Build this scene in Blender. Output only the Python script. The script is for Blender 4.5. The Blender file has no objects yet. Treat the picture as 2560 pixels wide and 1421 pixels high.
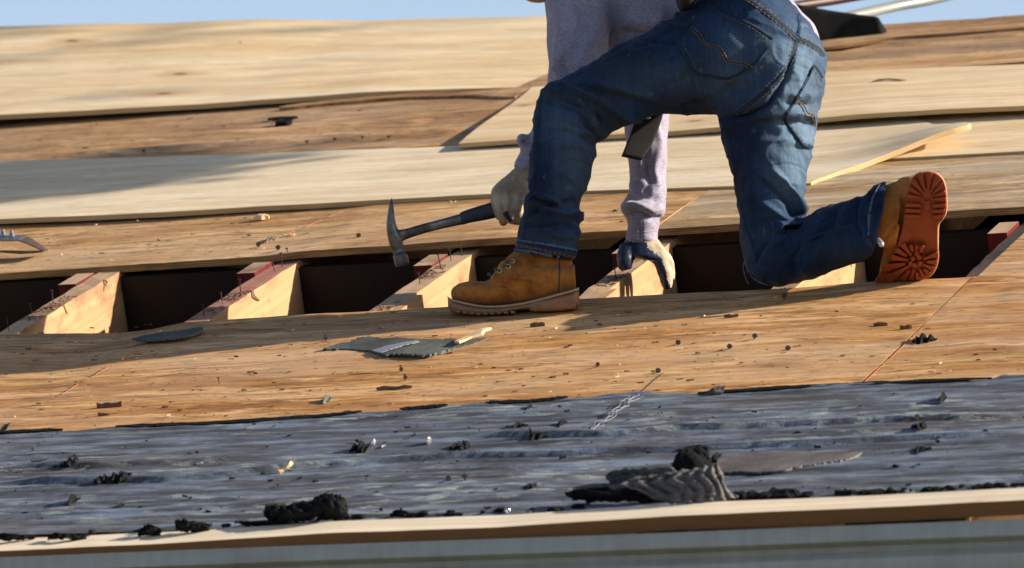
import bpy, bmesh, math, random
import numpy as np
from mathutils import Vector, Matrix
from mathutils.bvhtree import BVHTree

random.seed(4)
rng = np.random.default_rng(7)
S = bpy.context.scene
COL = S.collection

# ------------------------------------------------------------------ camera
AZ, EL, PITCH = math.radians(19.7), math.radians(8.3), math.radians(21.0)
FPX, DIST = 15000.0, 13.0
fwd = np.array([-math.sin(AZ)*math.cos(EL), math.cos(AZ)*math.cos(EL), math.sin(EL)])
rgt = np.array([math.cos(AZ), math.sin(AZ), 0.0])
upv = np.cross(rgt, fwd)
CAM = -fwd*DIST
VV = np.array([0, math.cos(PITCH), math.sin(PITCH)])
NN = np.array([0, -math.sin(PITCH), math.cos(PITCH)])
cam = bpy.data.cameras.new('camera')
co = bpy.data.objects.new('camera', cam); COL.objects.link(co)
co.matrix_world = Matrix(((rgt[0], upv[0], -fwd[0], CAM[0]), (rgt[1], upv[1], -fwd[1], CAM[1]),
                          (rgt[2], upv[2], -fwd[2], CAM[2]), (0, 0, 0, 1)))
cam.sensor_width = 36.0
cam.lens = FPX/2560*36.0
cam.clip_start = 0.5; cam.clip_end = 3000
cam.dof.use_dof = True
cam.dof.focus_distance = DIST-0.3
cam.dof.aperture_fstop = 7.1
S.camera = co

# ------------------------------------------------------------------ light
SUNV = np.array([3.0, 0.483, 1.256]); SUNV /= np.linalg.norm(SUNV)
w = bpy.data.worlds.new('World'); S.world = w; w.use_nodes = True
wn = w.node_tree
sky = wn.nodes.new('ShaderNodeTexSky'); sky.sky_type = 'NISHITA'; sky.sun_disc = False
sky.sun_elevation = math.asin(SUNV[2]); sky.sun_rotation = math.atan2(SUNV[0], SUNV[1])
sky.air_density = 1.0; sky.dust_density = 2.2; sky.ozone_density = 1.0
bg = wn.nodes['Background']; bg.inputs[1].default_value = 0.052
# horizon haze, the same all round: Nishita leaves the low sky opposite the sun too dim
tc = wn.nodes.new('ShaderNodeTexCoord'); sx = wn.nodes.new('ShaderNodeSeparateXYZ'); wn.links.new(tc.outputs['Generated'], sx.inputs[0])
cr_ = wn.nodes.new('ShaderNodeValToRGB'); wn.links.new(sx.outputs[2], cr_.inputs[0])
cr_.color_ramp.interpolation = 'EASE'
cr_.color_ramp.elements[0].position = 0.0; cr_.color_ramp.elements[0].color = (1.0, 1.0, 1.0, 1)
cr_.color_ramp.elements[1].position = 0.34; cr_.color_ramp.elements[1].color = (0, 0, 0, 1)
mx = wn.nodes.new('ShaderNodeMix'); mx.data_type = 'RGBA'; mx.blend_type = 'MULTIPLY'; mx.inputs[0].default_value = 1
wn.links.new(cr_.outputs[0], mx.inputs[6]); mx.inputs[7].default_value = (6.4, 8.0, 10.8, 1)
ad = wn.nodes.new('ShaderNodeMix'); ad.data_type = 'RGBA'; ad.blend_type = 'ADD'; ad.inputs[0].default_value = 1
wn.links.new(sky.outputs[0], ad.inputs[6]); wn.links.new(mx.outputs[2], ad.inputs[7]); wn.links.new(ad.outputs[2], bg.inputs[0])
sl = bpy.data.lights.new('sun', 'SUN'); sl.energy = 5.0; sl.angle = math.radians(0.5); sl.color = (1.0, 0.86, 0.68)
so = bpy.data.objects.new('sun', sl); COL.objects.link(so)
so.rotation_euler = Vector(SUNV).to_track_quat('Z', 'Y').to_euler()
so.location = (6, 2, 6)
S.view_settings.view_transform = 'Standard'; S.view_settings.look = 'None'
S.view_settings.exposure = 0.98; S.view_settings.gamma = 1.0
S.view_settings.use_curve_mapping = False

# ------------------------------------------------------------------ helpers
def R(u, v, n=0.0):
    return np.array([u, 0, 0]) + VV*v + NN*n
def ray(px, py):
    return fwd*FPX + rgt*(px-1280) + upv*(710.5-py)
def on_h(px, py, h=0.0):                     # -> (u, v) on the plane h above the roof
    d = ray(px, py); t = (h-CAM@NN)/(d@NN); p = CAM+d*t
    return p[0], p@VV
def on_v(px, py, v):                         # -> (u, n) where v is given
    d = ray(px, py); t = (v-CAM@VV)/(d@VV); p = CAM+d*t
    return p[0], p@NN
def W(px, py, dd):                           # a point seen at a pixel, dd metres behind the origin
    return CAM + ray(px, py)*((DIST+dd)/FPX)
def proj(p):
    q = np.asarray(p)-CAM; z = q@fwd
    return np.stack([1280+FPX*(q@rgt)/z, 710.5-FPX*(q@upv)/z, z-DIST], -1)
def plane_dd(px, py, h=0.0):
    d = ray(px, py); t = (h-CAM@NN)/(d@NN); return t*FPX-DIST

def tag(o, label=None, cat=None, group=None, kind=None):
    if label: o['label'] = label
    if cat: o['category'] = cat
    if group: o['group'] = group
    if kind: o['kind'] = kind
    return o
def wloc(o):
    return np.array(o.location) + (wloc(o.parent) if o.parent else 0)
def empty(name, loc, label, cat, group=None):
    o = bpy.data.objects.new(name, None); COL.objects.link(o); o.location = loc
    o.empty_display_size = 0.1
    return tag(o, label, cat, group)
def link(name, me, mats, parent=None, origin=None, smooth=True):
    """mesh given in world coordinates -> object whose origin sits at its centre"""
    n = len(me.vertices); a = np.empty(n*3); me.vertices.foreach_get('co', a); a = a.reshape(-1, 3)
    if origin is None:
        origin = np.array([a[:, 0].mean(), a[:, 1].mean(), a[:, 2].min()])
    a -= origin; me.vertices.foreach_set('co', a.ravel())
    if not isinstance(mats, (list, tuple)): mats = [mats]
    if len(me.materials) == 0:
        for m in mats: me.materials.append(m)
    me.polygons.foreach_set('use_smooth', [smooth]*len(me.polygons))
    me.update()
    o = bpy.data.objects.new(name, me); COL.objects.link(o)
    if parent:
        o.parent = parent; o.location = origin-wloc(parent)
    else:
        o.location = origin
    return o
def mesh(vs, fs, mi=None, P=None, name='m'):
    me = bpy.data.meshes.new(name); me.from_pydata([tuple(v) for v in vs], [], [tuple(f) for f in fs])
    if mi is not None: me.polygons.foreach_set('material_index', mi)
    if P is not None:
        at = me.attributes.new('P', 'FLOAT_VECTOR', 'POINT'); at.data.foreach_set('vector', np.asarray(P, dtype=float).ravel())
    return me
def obj(name, vs, fs, mats, parent=None, mi=None, P=None, smooth=True, origin=None):
    return link(name, mesh(vs, fs, mi, P, name), mats, parent, origin, smooth)
def sharp(o, deg=40):
    me = o.data
    bm = bmesh.new(); bm.from_mesh(me)
    for e in bm.edges:
        e.smooth = not (len(e.link_faces) == 2 and e.calc_face_angle(0) > math.radians(deg))
    bm.to_mesh(me); bm.free(); return o

def nz(x, y, seed=0, oct=4):
    """cheap smooth pseudo-noise of arrays, about -1..1"""
    r = np.random.default_rng(seed); s = 0; tot = 0
    for k in range(oct):
        f = 1.9**k
        for _ in range(3):
            a = r.uniform(0, 2*math.pi); c, s_ = math.cos(a), math.sin(a); ph = r.uniform(0, 9)
            q = r.uniform(0, 9); b = r.uniform(.5, 1.5)
            s = s + np.sin(f*b*(c*x+s_*y)*2.1+ph+1.3*np.sin(f*(s_*x-c*y)+q))/f**.8
            tot += 1/f**.8
    return s/tot*1.8

# ------------------------------------------------------------------ materials
class M:
    def __init__(s, name, rough=0.6, spec=0.5):
        s.m = bpy.data.materials.new(name); s.m.use_nodes = True; s.t = s.m.node_tree
        s.b = s.t.nodes['Principled BSDF']; s.b.inputs['Roughness'].default_value = rough
        s.b.inputs['Specular IOR Level'].default_value = spec
    def put(s, sock, v):
        if v is None: return
        if isinstance(v, bpy.types.NodeSocket): s.t.links.new(v, sock)
        elif isinstance(v, (tuple, list)) and len(v) == 3 and sock.type == 'RGBA': sock.default_value = (*v, 1)
        else: sock.default_value = v
    def node(s, ty, ins=None, **kw):
        n = s.t.nodes.new('ShaderNode'+ty)
        for k, v in kw.items(): setattr(n, k, v)
        for k, v in (ins or {}).items(): s.put(n.inputs[k], v)
        return n
    def vec(s, scale=(1, 1, 1), loc=(0, 0, 0), src='P', warp=None, rot=(0, 0, 0)):
        if src == 'P': v = s.node('Attribute', attribute_name='P').outputs['Vector']
        else: v = s.node('TexCoord').outputs[src]
        if warp:
            nn_ = s.node('Texture'+'Noise' if False else 'TexNoise', {'Vector': v, 'Scale': warp[0], 'Detail': 2.0}).outputs['Color']
            sub = s.node('VectorMath', {0: nn_, 1: (.5, .5, .5)}, operation='SUBTRACT').outputs[0]
            sc = s.node('VectorMath', {0: sub, 1: warp[1]}, operation='MULTIPLY').outputs[0]
            v = s.node('VectorMath', {0: v, 1: sc}, operation='ADD').outputs[0]
        return s.node('Mapping', {'Vector': v, 'Location': loc, 'Rotation': rot, 'Scale': scale}).outputs[0]
    def noise(s, vec, scale=1.0, detail=4.0, rough=0.6, dist=0.0):
        return s.node('TexNoise', {'Vector': vec, 'Scale': scale, 'Detail': detail, 'Roughness': rough, 'Distortion': dist}).outputs['Fac']
    def ramp(s, fac, *stops):
        n = s.node('ValToRGB', {0: fac}); r = n.color_ramp
        while len(r.elements) < len(stops): r.elements.new(0.5)
        for e, (p, c) in zip(r.elements, stops):
            e.position = p; e.color = (*c, 1) if isinstance(c, tuple) else (c, c, c, 1)
        return n.outputs[0]
    def mix(s, a, b, fac, mode='MIX'):
        n = s.node('Mix', {}, data_type='RGBA', blend_type=mode)
        s.put(n.inputs[0], fac); s.put(n.inputs[6], a); s.put(n.inputs[7], b); return n.outputs[2]
    def math(s, op, a, b=0.0):
        return s.node('Math', {0: a, 1: b}, operation=op).outputs[0]
    def fin(s, color, bump=None, strength=0.3, dist=0.002, rough=None):
        s.put(s.b.inputs['Base Color'], color)
        if rough is not None: s.put(s.b.inputs['Roughness'], rough)
        if bump is not None:
            n = s.node('Bump', {'Height': bump, 'Strength': strength, 'Distance': dist})
            s.put(s.b.inputs['Normal'], n.outputs[0])
        return s.m

def plain(name, col, rough=0.6, metal=0.0, var=0.25, scale=60, spec=0.5, bump=0.2):
    k = M(name, rough, spec); k.b.inputs['Metallic'].default_value = metal
    f = k.noise(k.vec(src='Object'), scale, 4)
    c = k.mix(tuple(x*(1-var) for x in col), tuple(min(1, x*(1+var)) for x in col), f)
    return k.fin(c, f, bump, 0.001)

def ply_material(name, base, light, dark, crackc, crack_lo, seed, knots=0.0, weather=None, contrast=1.0, speck=True, rough=0.62):
    k = M(name, rough, 0.3)
    o = (seed*3.1, seed*1.7, seed)
    wv = (2.4, (0.0, 0.075, 0.0))
    big = k.noise(k.vec((0.7, 8, 0), o, warp=wv), 1, 3)
    m1 = k.noise(k.vec((3.6, 26, 0), (seed, 3, 0), warp=wv), 1, 4, .62)
    m2 = k.noise(k.vec((8.5, 62, 0), (seed*4, 1, 0), warp=wv), 1, 4, .65)
    fin = k.noise(k.vec((28, 170, 0), o, warp=wv), 1, 3, .6)
    c = k.ramp(big, (0.36, dark), (0.5, base), (0.62, light))
    c = k.mix(c, k.ramp(m1, (0.34, 1-.50*contrast), (0.47, 1-.12*contrast), (0.56, 1.0)), 0.9, 'MULTIPLY')
    c = k.mix(c, k.ramp(m2, (0.36, 1-.45*contrast), (0.50, 1.0)), 0.85, 'MULTIPLY')
    c = k.mix(c, k.ramp(fin, (0.34, 1-.45*contrast), (0.55, 1.0)), 0.8, 'MULTIPLY')
    # pale scraped patches with hard fibrous borders
    pl = k.noise(k.vec((2.6, 17, 0), (seed*5, 3, 2), warp=wv), 1, 6, .72)
    c = k.mix(c, tuple(min(1, x*1.12+.04) for x in light), k.ramp(pl, (0.54, 0.0), (0.60, 0.75*min(1, contrast+.1))))
    cr = k.noise(k.vec((5.0, 75, 0), (seed*9, 8, 1), warp=wv), 1, 4, .7)
    gate = k.ramp(k.noise(k.vec((1.5, 6, 0), (seed, 1, 1)), 1, 2), (0.44, 0.0), (0.56, 1.0))
    ck = k.mix((0, 0, 0), k.ramp(cr, (crack_lo-.08, 0.0), (crack_lo-.04, 1.0)), gate)
    c = k.mix(c, crackc, ck)
    bump = k.math('SUBTRACT', k.math('ADD', fin, m2), k.math('MULTIPLY', ck, 0.8))
    if weather:
        wm = k.ramp(k.noise(k.vec((1.0, 4.0, 0), (seed*2, 5, 2), warp=wv), 1, 5, .65), (0.44, 0.0), (0.62, weather[1]))
        c = k.mix(c, weather[0], wm)
    if speck:
        for (sx, sy, cut, rr) in ((26, 95, .84, .16), (9, 70, .90, .17)):
            vo = k.node('TexVoronoi', {'Vector': k.vec((sx, sy, 0), (seed, sx, 0)), 'Scale': 1.0, 'Randomness': 1.0}, voronoi_dimensions='2D')
            sp = k.ramp(vo.outputs['Distance'], (rr*.5, 1.0), (rr, 0.0))
            g = k.ramp(k.node('SeparateColor', {0: vo.outputs['Color']}).outputs[0], (cut, 0.0), (cut+.02, 1.0))
            c = k.mix(c, crackc, k.mix((0, 0, 0), sp, g))
    if knots:
        vo = k.node('TexVoronoi', {'Vector': k.vec((1.9, 4.2, 0), (seed*.77, seed, 0), warp=(3, (.05, .05, 0))), 'Scale': 1.0, 'Randomness': 1.0}, voronoi_dimensions='2D')
        gate = k.ramp(k.node('SeparateColor', {0: vo.outputs['Color']}).outputs[0], (0.66, 0.0), (0.68, 1.0))
        halo = k.mix((0, 0, 0), k.ramp(vo.outputs['Distance'], (0.03, knots*.8), (0.20, 0.0)), gate)
        c = k.mix(c, (0.50, 0.26, 0.12), halo)
        core = k.mix((0, 0, 0), k.ramp(vo.outputs['Distance'], (0.025, knots), (0.05, 0.0)), gate)
        c = k.mix(c, (0.07, 0.04, 0.025), core)
    return k.fin(c, bump, 0.4, 0.0025)

def edge_material(name, a, b, dirt, freq=330.0):
    k = M(name, 0.75, 0.2)
    p = k.node('SeparateXYZ', {0: k.vec((1, 1, 1), warp=(6, (0, 0, .0015)))})
    st = k.math('SINE', k.math('MULTIPLY', p.outputs[2], freq*2*math.pi/1.6))
    c = k.mix(a, b, k.ramp(st, (0.35, 0.0), (0.65, 1.0)))
    d = k.noise(k.vec((9, 9, 60)), 1, 4)
    c = k.mix(c, dirt, k.ramp(d, (0.45, 0.0), (0.7, 0.75)))
    return k.fin(c, st, 0.4, 0.001)

NEWPLY = [ply_material('new_plywood_%d' % i, b, l, d, (0.28, 0.15, 0.07), 0.80, 3+i*2, knots=kn, contrast=ct, speck=False, rough=.55)
          for i, (b, l, d, kn, ct) in enumerate([
              ((.74, .62, .44), (.80, .71, .55), (.69, .55, .37), .0, .34),
              ((.72, .57, .37), (.78, .66, .47), (.66, .49, .29), .9, .32),
              ((.72, .56, .36), (.78, .65, .45), (.66, .48, .28), .7, .34)])]
OLDPLY = [ply_material('old_plywood_%d' % i, b, l, d, (0.075, 0.035, 0.018), cl, 11+i*3, contrast=1.0, weather=wt)
          for i, (b, l, d, cl, wt) in enumerate([
              ((.56, .295, .105), (.65, .40, .19), (.42, .195, .06), .66, ((.62, .45, .31), .42)),
              ((.55, .315, .13), (.63, .41, .21), (.42, .215, .08), .67, ((.60, .46, .33), .4)),
              ((.50, .35, .19), (.58, .45, .29), (.38, .25, .12), .65, ((.42, .36, .29), .6)),
              ((.46, .27, .13), (.52, .33, .18), (.36, .19, .09), .66, ((.36, .27, .2), .5))])]
EDGE_NEW = edge_material('plywood_edge_new', (.62, .45, .25), (.36, .23, .11), (.40, .28, .15))
EDGE_OLD = edge_material('plywood_edge_old', (.42, .25, .11), (.22, .12, .055), (.10, .06, .035))

def lumber_material(name, base, stain, stain_amt, seed):
    k = M(name, .65, .25)
    g = k.noise(k.vec((1.5, 45, 45), (seed, 0, 0), warp=(3, (0, .02, .02))), 1, 5, .6)
    c = k.mix(tuple(x*.74 for x in base), base, k.ramp(g, (.3, 0.0), (.6, 1.0)))
    kn = k.noise(k.vec((9, 14, 14), (seed*3, 1, 0)), 1, 3, .5)
    c = k.mix(c, tuple(x*.42 for x in base), k.ramp(kn, (.66, 0.0), (.78, .7)))
    s = k.noise(k.vec((5, 5, 9), (seed*2, 4, 1)), 1, 5, .65)
    c = k.mix(c, stain, k.ramp(s, (.52, 0.0), (.70, stain_amt)))
    return k.fin(c, g, .3, .0015)
RAFT = lumber_material('rafter_lumber', (.50, .31, .165), (.24, .115, .075), 1.0, 2)
RAFT_TOP = lumber_material('rafter_top_face', (.52, .36, .24), (.14, .07, .05), .75, 5)
RAFT_RED = lumber_material('rafter_top_red_stain', (.38, .19, .15), (.26, .04, .035), .9, 8)
REDWOOD = lumber_material('red_primed_wood', (.13, .014, .014), (.05, .008, .008), .6, 3)
EDGEBOARD_LIT = lumber_material('edge_board_lit', (.78, .68, .54), (.52, .34, .18), .35, 9)
EDGEBOARD_SHADE = lumber_material('edge_board_shaded', (.17, .082, .03), (.10, .05, .02), .6, 6)  # same board as above, darkened for its shaded side
SHADEWOOD = lumber_material('attic_wood_shaded', (.011, .006, .005), (.006, .004, .003), .6, 4)  # near-black: the attic's deep shade is put into the wood colour

def felt_material():
    k = M('felt_underlayment', .5, .5)
    wv = (1.5, (0, .05, 0))
    a = k.noise(k.vec((3.4, 24, 0), (2, 0, 0), warp=wv), 1, 6, .7)
    c = k.ramp(a, (.38, (.030, .033, .044)), (.5, (.082, .096, .130)), (.60, (.17, .215, .31)))
    b = k.noise(k.vec((9.0, 40, 0), (7, 3, 0), warp=wv), 1, 5, .7)
    m2 = k.ramp(k.noise(k.vec((1.0, 4, 0), (1, 7, 0)), 1, 2), (.40, 0.0), (.62, 1.0))
    c = k.mix(c, (.36, .42, .40), k.mix((0, 0, 0), k.ramp(b, (.535, 0.0), (.60, .9)), m2))
    b2 = k.noise(k.vec((1.6, 50, 0), (17, 3, 0), warp=wv), 1, 3, .6)
    c = k.mix(c, (.020, .022, .028), k.ramp(b2, (.56, 0.0), (.66, .7)))
    brn = k.noise(k.vec((1.5, 6, 0), (27, 3, 0), warp=wv), 1, 4, .6)
    c = k.mix(c, (.10, .075, .055), k.ramp(brn, (.52, 0.0), (.7, .5)))
    gr = k.noise(k.vec((260, 260, 0)), 1, 2, .5)
    c = k.mix(c, k.ramp(gr, (.3, .7), (.7, 1.2)), 1.0, 'MULTIPLY')
    r = k.ramp(a, (.3, .8), (.7, .52))
    return k.fin(c, gr, .5, .0012, rough=r)
FELT = felt_material()
def shingle_material(name, col, lite):
    k = M(name, .75, .3)
    g = k.noise(k.vec(src='Object'), 420, 2, .6)
    a = k.noise(k.vec(src='Object'), 14, 4, .6)
    c = k.mix(col, lite, k.ramp(a, (.35, 0.0), (.7, 1.0)))
    c = k.mix(c, k.ramp(g, (.3, .55), (.7, 1.4)), 1.0, 'MULTIPLY')
    return k.fin(c, g, .8, .002)
SHINGLE = shingle_material('shingle_granules', (.055, .062, .06), (.12, .135, .135))
TAR = shingle_material('black_tar_paper', (.006, .007, .008), (.016, .018, .019))
TARGREY = shingle_material('grey_tar_paper', (.075, .07, .075), (.17, .155, .165))
TAR.node_tree.nodes['Principled BSDF'].inputs['Specular IOR Level'].default_value = .08
SILVER = plain('shiny_foil', (.45, .47, .5), .2, .6, .1)
NAILM = plain('rusty_nail_steel', (.055, .038, .034), .55, .5, .35, 300)
STEEL = plain('galvanised_steel', (.34, .37, .43), .32, .9, .25, 90)
STEELB = plain('brown_worn_steel', (.13, .09, .07), .45, .6, .4, 60)
CHIPM = plain('raw_wood_chip', (.74, .52, .30), .6, 0, .25, 90)
CHIPD = plain('dark_bark_splinter', (.13, .065, .035), .7, 0, .5, 120)
CHALK = plain('red_chalk', (.46, .15, .085), .9, 0, .3, 90)
THREAD = plain('white_plastic_thread', (.26, .28, .33), .4, 0, .15, 50)
# ================================================================== THE HOUSE (structure)
def surf_patch(U, V, H, th, name, mats, parent, mi_edge=1, Pshift=(0, 0, 0), smooth=True):
    """solid board: top grid (arrays ru x rv of u, v, h) with thickness th; edges use material 1"""
    nu, nv = U.shape
    top = np.array([0, 0, 0])+U[..., None]*np.array([1, 0, 0])+V[..., None]*VV+H[..., None]*NN
    bot = top-NN*th
    Pt = np.stack([U+Pshift[0], V+Pshift[1], np.zeros_like(U)+Pshift[2]], -1)
    Pb = Pt-np.array([0, 0, th])
    vs = [top.reshape(-1, 3), bot.reshape(-1, 3)]; Ps = [Pt.reshape(-1, 3), Pb.reshape(-1, 3)]
    idx = np.arange(nu*nv).reshape(nu, nv); N0 = nu*nv
    q = np.stack([idx[:-1, :-1], idx[1:, :-1], idx[1:, 1:], idx[:-1, 1:]], -1).reshape(-1, 4)
    fs = [q, (q+N0)[:, ::-1]]; mi = [0]*(2*len(q))
    base = 2*N0
    for line, flip in ((idx[:, 0], False), (idx[:, -1], True), (idx[0, :], True), (idx[-1, :], False)):
        m = len(line)
        vs += [vs[0][line], vs[1][line]]; Ps += [Ps[0][line], Ps[1][line]]
        a = base+np.arange(m); b = a+m; base += 2*m
        f = np.stack([a[:-1], b[:-1], b[1:], a[1:]], -1)
        if flip: f = f[:, ::-1]
        fs.append(f); mi += [mi_edge]*len(f)
    o = obj(name, np.concatenate(vs), np.concatenate(fs), mats, parent, mi, np.concatenate(Ps), smooth)
    return o

def prof(poly, v, us, extend=0.0):
    pts = [on_v(px, py, v) for px, py in poly]
    a = sorted(pts); return np.interp(us, [p[0] for p in a], [p[1] for p in a])

def sheet(name, u0, u1, v0, v1, mats, parent=None, base=0.0, th=0.012, low=None, high=None, nu=120, nv=24, seed=1,
          wav=0.0012, extra=None, rough_edge=0.0, vlow=None):
    us = np.linspace(u0, u1, nu); ts = np.linspace(0, 1, nv)
    lo = prof(low, v0, us) if low else np.full(nu, base)
    hi = prof(high, v1, us) if high else np.full(nu, base)
    T = ts[None, :]; U = np.repeat(us[:, None], nv, 1)
    V = v0+(v1-v0)*T+0*U
    if rough_edge:
        e = rough_edge*nz(us*9, us*0, seed+3)
        V = V+e[:, None]*(1-T)**8*1.0+(rough_edge*nz(us*11, us*0+3, seed+5))[:, None]*T**8
    s = T**4 if high and not low else T*T*(3-2*T)
    H = lo[:, None]*(1-s)+hi[:, None]*s+wav*nz(U*4, V*4, seed)
    if extra: H = H+extra(U, V)
    return surf_patch(U, V, H, th, name, mats, parent, Pshift=(seed*1.3, seed*.7, 0))

house = empty('house', R(0.6, -2.2, -3.0), 'single storey house with its pitched roof stripped down to old plywood and open rafters', 'house')
O0, O1, O2, O3 = OLDPLY
# lower decking course, still nailed down
openlow = [(-200, 845), (0, 836), (120, 835), (300, 833), (380, 824), (460, 806), (600, 797), (740, 787), (930, 778), (1100, 768), (1300, 757), (1450, 748), (1570, 741), (1680, 734), (1850, 727), (2000, 718), (2200, 704), (2430, 692), (2600, 684), (2900, 668)]
lower_deck = sheet('old_plywood_sheet', -1.75, 1.078, -2.03, -0.185, [O0, EDGE_OLD], house, 0, .016, None, openlow, 300, 60, 2, rough_edge=.003)
lower_deck2 = sheet('old_plywood_sheet', 1.0815, 2.6, -2.03, -0.185, [O0, EDGE_OLD], house, 0, .016, None, openlow, 120, 60, 3, rough_edge=.003)
# the strip at the right closes the opening beyond the last joint
lower_deck3 = sheet('old_plywood_sheet', 1.083, 2.6, -0.18, 0.6, [O1, EDGE_OLD], house, 0.0, .016, None, None, 60, 24, 6)
tag(lower_deck2, 'old plywood to the right of the red chalk line')
# upper decking course
upl = [(-300, 700), (0, 684), (190, 672), (330, 662), (640, 642), (760, 628), (1000, 612), (1280, 593), (1500, 580), (1840, 560), (2060, 546), (2360, 530), (2560, 518), (2800, 506)]
# split where the weathered sheet begins
us_split = on_h(1672, 560)[0]
upper_deck = sheet('old_plywood_sheet', -1.9, us_split-.002, 0.445, 1.68, [O1, EDGE_OLD], house, 0, .016, upl, None, 260, 40, 4, rough_edge=.004)
upper_deck2 = sheet('old_plywood_sheet', us_split+.001, 2.2, 0.445, 1.60, [O2, EDGE_OLD], house, 0, .016, upl, None, 180, 40, 5, rough_edge=.003)
tag(upper_deck2, 'greyer weathered old plywood behind the kneeling leg')
# course between the new sheets (left) and up to the ridge
mid_deck = sheet('old_plywood_sheet', -3.6, -0.55, 1.684, 2.48, [O3, EDGE_OLD], house, 0, .016, None, None, 160, 30, 7, rough_edge=.003,
                 extra=lambda U, V: .010*np.exp(-((V-2.02-.03*U)/.03)**2)*(U < -.9) + .012*np.exp(-((V-1.83+.02*(U+1.5))/.022)**2)*(U < -.75))
ridge_deck = sheet('old_plywood_sheet', -3.6, 2.2, 2.484, 2.985, [O3, EDGE_OLD], house, 0, .016, None, None, 160, 20, 8, rough_edge=.004,
                   extra=lambda U, V: .006*np.sin(V*40)*(U > 0))
# rafters, each with nails and a red nailing block
def box_uvn(u0, u1, v0, v1, n0, n1, du_v=0.0):
    c = [(u, v, n) for n in (n0, n1) for v in (v0, v1) for u in (u0, u1)]
    vs = [R(*p) for p in c]
    P = [(p[1], p[0]*1.0+9, p[2]) for p in c]
    fs = [(0, 2, 3, 1), (4, 5, 7, 6), (0, 1, 5, 4), (2, 6, 7, 3), (0, 4, 6, 2), (1, 3, 7, 5)]
    return vs, fs, P
def split_box(u0, u1, v0, v1, n0, n1, seg=40, wob=.0015, seed=0):
    """long board with slightly uneven edges"""
    vsn = []; Ps = []; fs = []; mi = []
    r = np.random.default_rng(seed)
    vv = np.linspace(v0, v1, seg+1)
    for v in vv:
        a = r.normal(0, wob, 4)
        for (u, n), k in zip(((u0, n0), (u1, n0), (u1, n1), (u0, n1)), range(4)):
            vsn.append(R(u+a[k]*.5, v, n+(a[(k+1) % 4] if n == n1 else 0))); Ps.append((v, u*1.0+seed, n))
    for i in range(seg):
        for k in range(4):
            a, b = i*4+k, i*4+(k+1) % 4
            fs.append((a, b, b+4, a+4)); mi.append([1, 0, 1, 0][k] if k != 2 else 1)
    fs += [(0, 3, 2, 1), (seg*4, seg*4+1, seg*4+2, seg*4+3)]; mi += [0, 0]
    mi = [1 if (m == 1) else 0 for m in mi]
    return vsn, fs, Ps, mi
def nail_mesh(L=.028, hr=.0055, sr=.0016, seed=0):
    bm = bmesh.new()
    bmesh.ops.create_cone(bm, segments=8, radius1=sr, radius2=sr, depth=L, cap_ends=True, matrix=Matrix.Translation((0, 0, L/2)))
    bmesh.ops.create_cone(bm, segments=12, radius1=hr*.8, radius2=hr, depth=.0025, cap_ends=True, matrix=Matrix.Translation((0, 0, L)))
    me = bpy.data.meshes.new('nail'); bm.to_mesh(me); bm.free(); me.materials.append(NAILM); return me
NAILME = nail_mesh()
NAILLONG = nail_mesh(.042, .0050, .0017)
def put_nail(parent, p, L=None, tilt=(0, 0), scale=1.0, me=NAILME, up=NN):
    o = bpy.data.objects.new('nail', me); COL.objects.link(o); o.parent = parent
    o.location = np.asarray(p)-wloc(parent)
    q = Vector(up).to_track_quat('Z', 'Y').to_euler()
    o.rotation_euler = (q.x+tilt[0], q.y+tilt[1], q.z); o.scale = (scale,)*3
    return o
raft_right = [on_h(px, py, -.018)[0] for px, py in ((290, 686), (745, 656), (1200, 622), (1690, 598))]
sp = .438
raft_right = [raft_right[0]-2*sp, raft_right[0]-sp]+raft_right+[raft_right[-1]+sp, raft_right[-1]+2*sp-.02, raft_right[-1]+3*sp]
RW = .052
rafters = []
for i, ur in enumerate(raft_right):
    tops = RAFT_RED if i == 3 else RAFT_TOP
    vs, fs, Ps, mi = split_box(ur-RW, ur, -2.2, 2.98, -.22, -.0175, 90, .0012, i+1)
    r = obj('rafter', vs, fs, [RAFT, tops], house, mi, Ps, smooth=False)
    rafters.append(r)
    # nailing block on the uphill left side
    vs, fs, P = box_uvn(ur-RW-.045, ur-RW-.0015, .30, .41, -.075, -.012+.004*(i % 2))
    b = obj('nailing_block', vs, fs, [REDWOOD, RAFT_TOP], r, [0, 1, 0, 0, 0, 0], P, smooth=False)
for i in range(len(raft_right)-1):      # blocking boards, shade in their colour, between the rafters, under the upper course
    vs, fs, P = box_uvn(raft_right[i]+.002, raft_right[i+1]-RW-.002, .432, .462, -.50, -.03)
    obj('blocking_board', vs, fs, SHADEWOOD, house, None, P, smooth=False)
# rafter details seen in the opening: a nailed cleat on the third one
def rnail(i, px, py, **k):
    u, v = on_h(px, py, -.0175); put_nail(rafters[i], R(u, v, -.0195), **k)
for i, lst in {2: [(22, 826), (81, 790), (133, 760)], 3: [(510, 791), (557, 760), (602, 733), (687, 680), (705, 668), (725, 652)],
               4: [(1050, 709), (1103, 672), (1128, 652), (1155, 639)], 5: [(1541, 700), (1557, 680)], 6: [(2128, 665)]}.items():
    for k, (px, py) in enumerate(lst):
        rnail(i, px, py, tilt=(random.uniform(-.12, .12), random.uniform(-.12, .12)), me=NAILLONG, scale=random.uniform(.6, .85))
# sistered cleat on rafter 4 (the one in front of the boot)
for (a, b, wd, hgt) in (((1180, 700), (1050, 716), .020, .004),):
    ur = raft_right[4]
    vs, fs, P = box_uvn(ur+.001, ur+.022, -.25, .02, -.16, -.0175)
    obj('cleat', vs, fs, [RAFT], rafters[4], None, P, smooth=False)
    vs, fs, P = box_uvn(ur-.010, ur+.001, -.26, -.16, -.10, -.010)
    obj('splintered_cleat', vs, fs, [RAFT_TOP], rafters[4], None, P, smooth=False)
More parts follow.
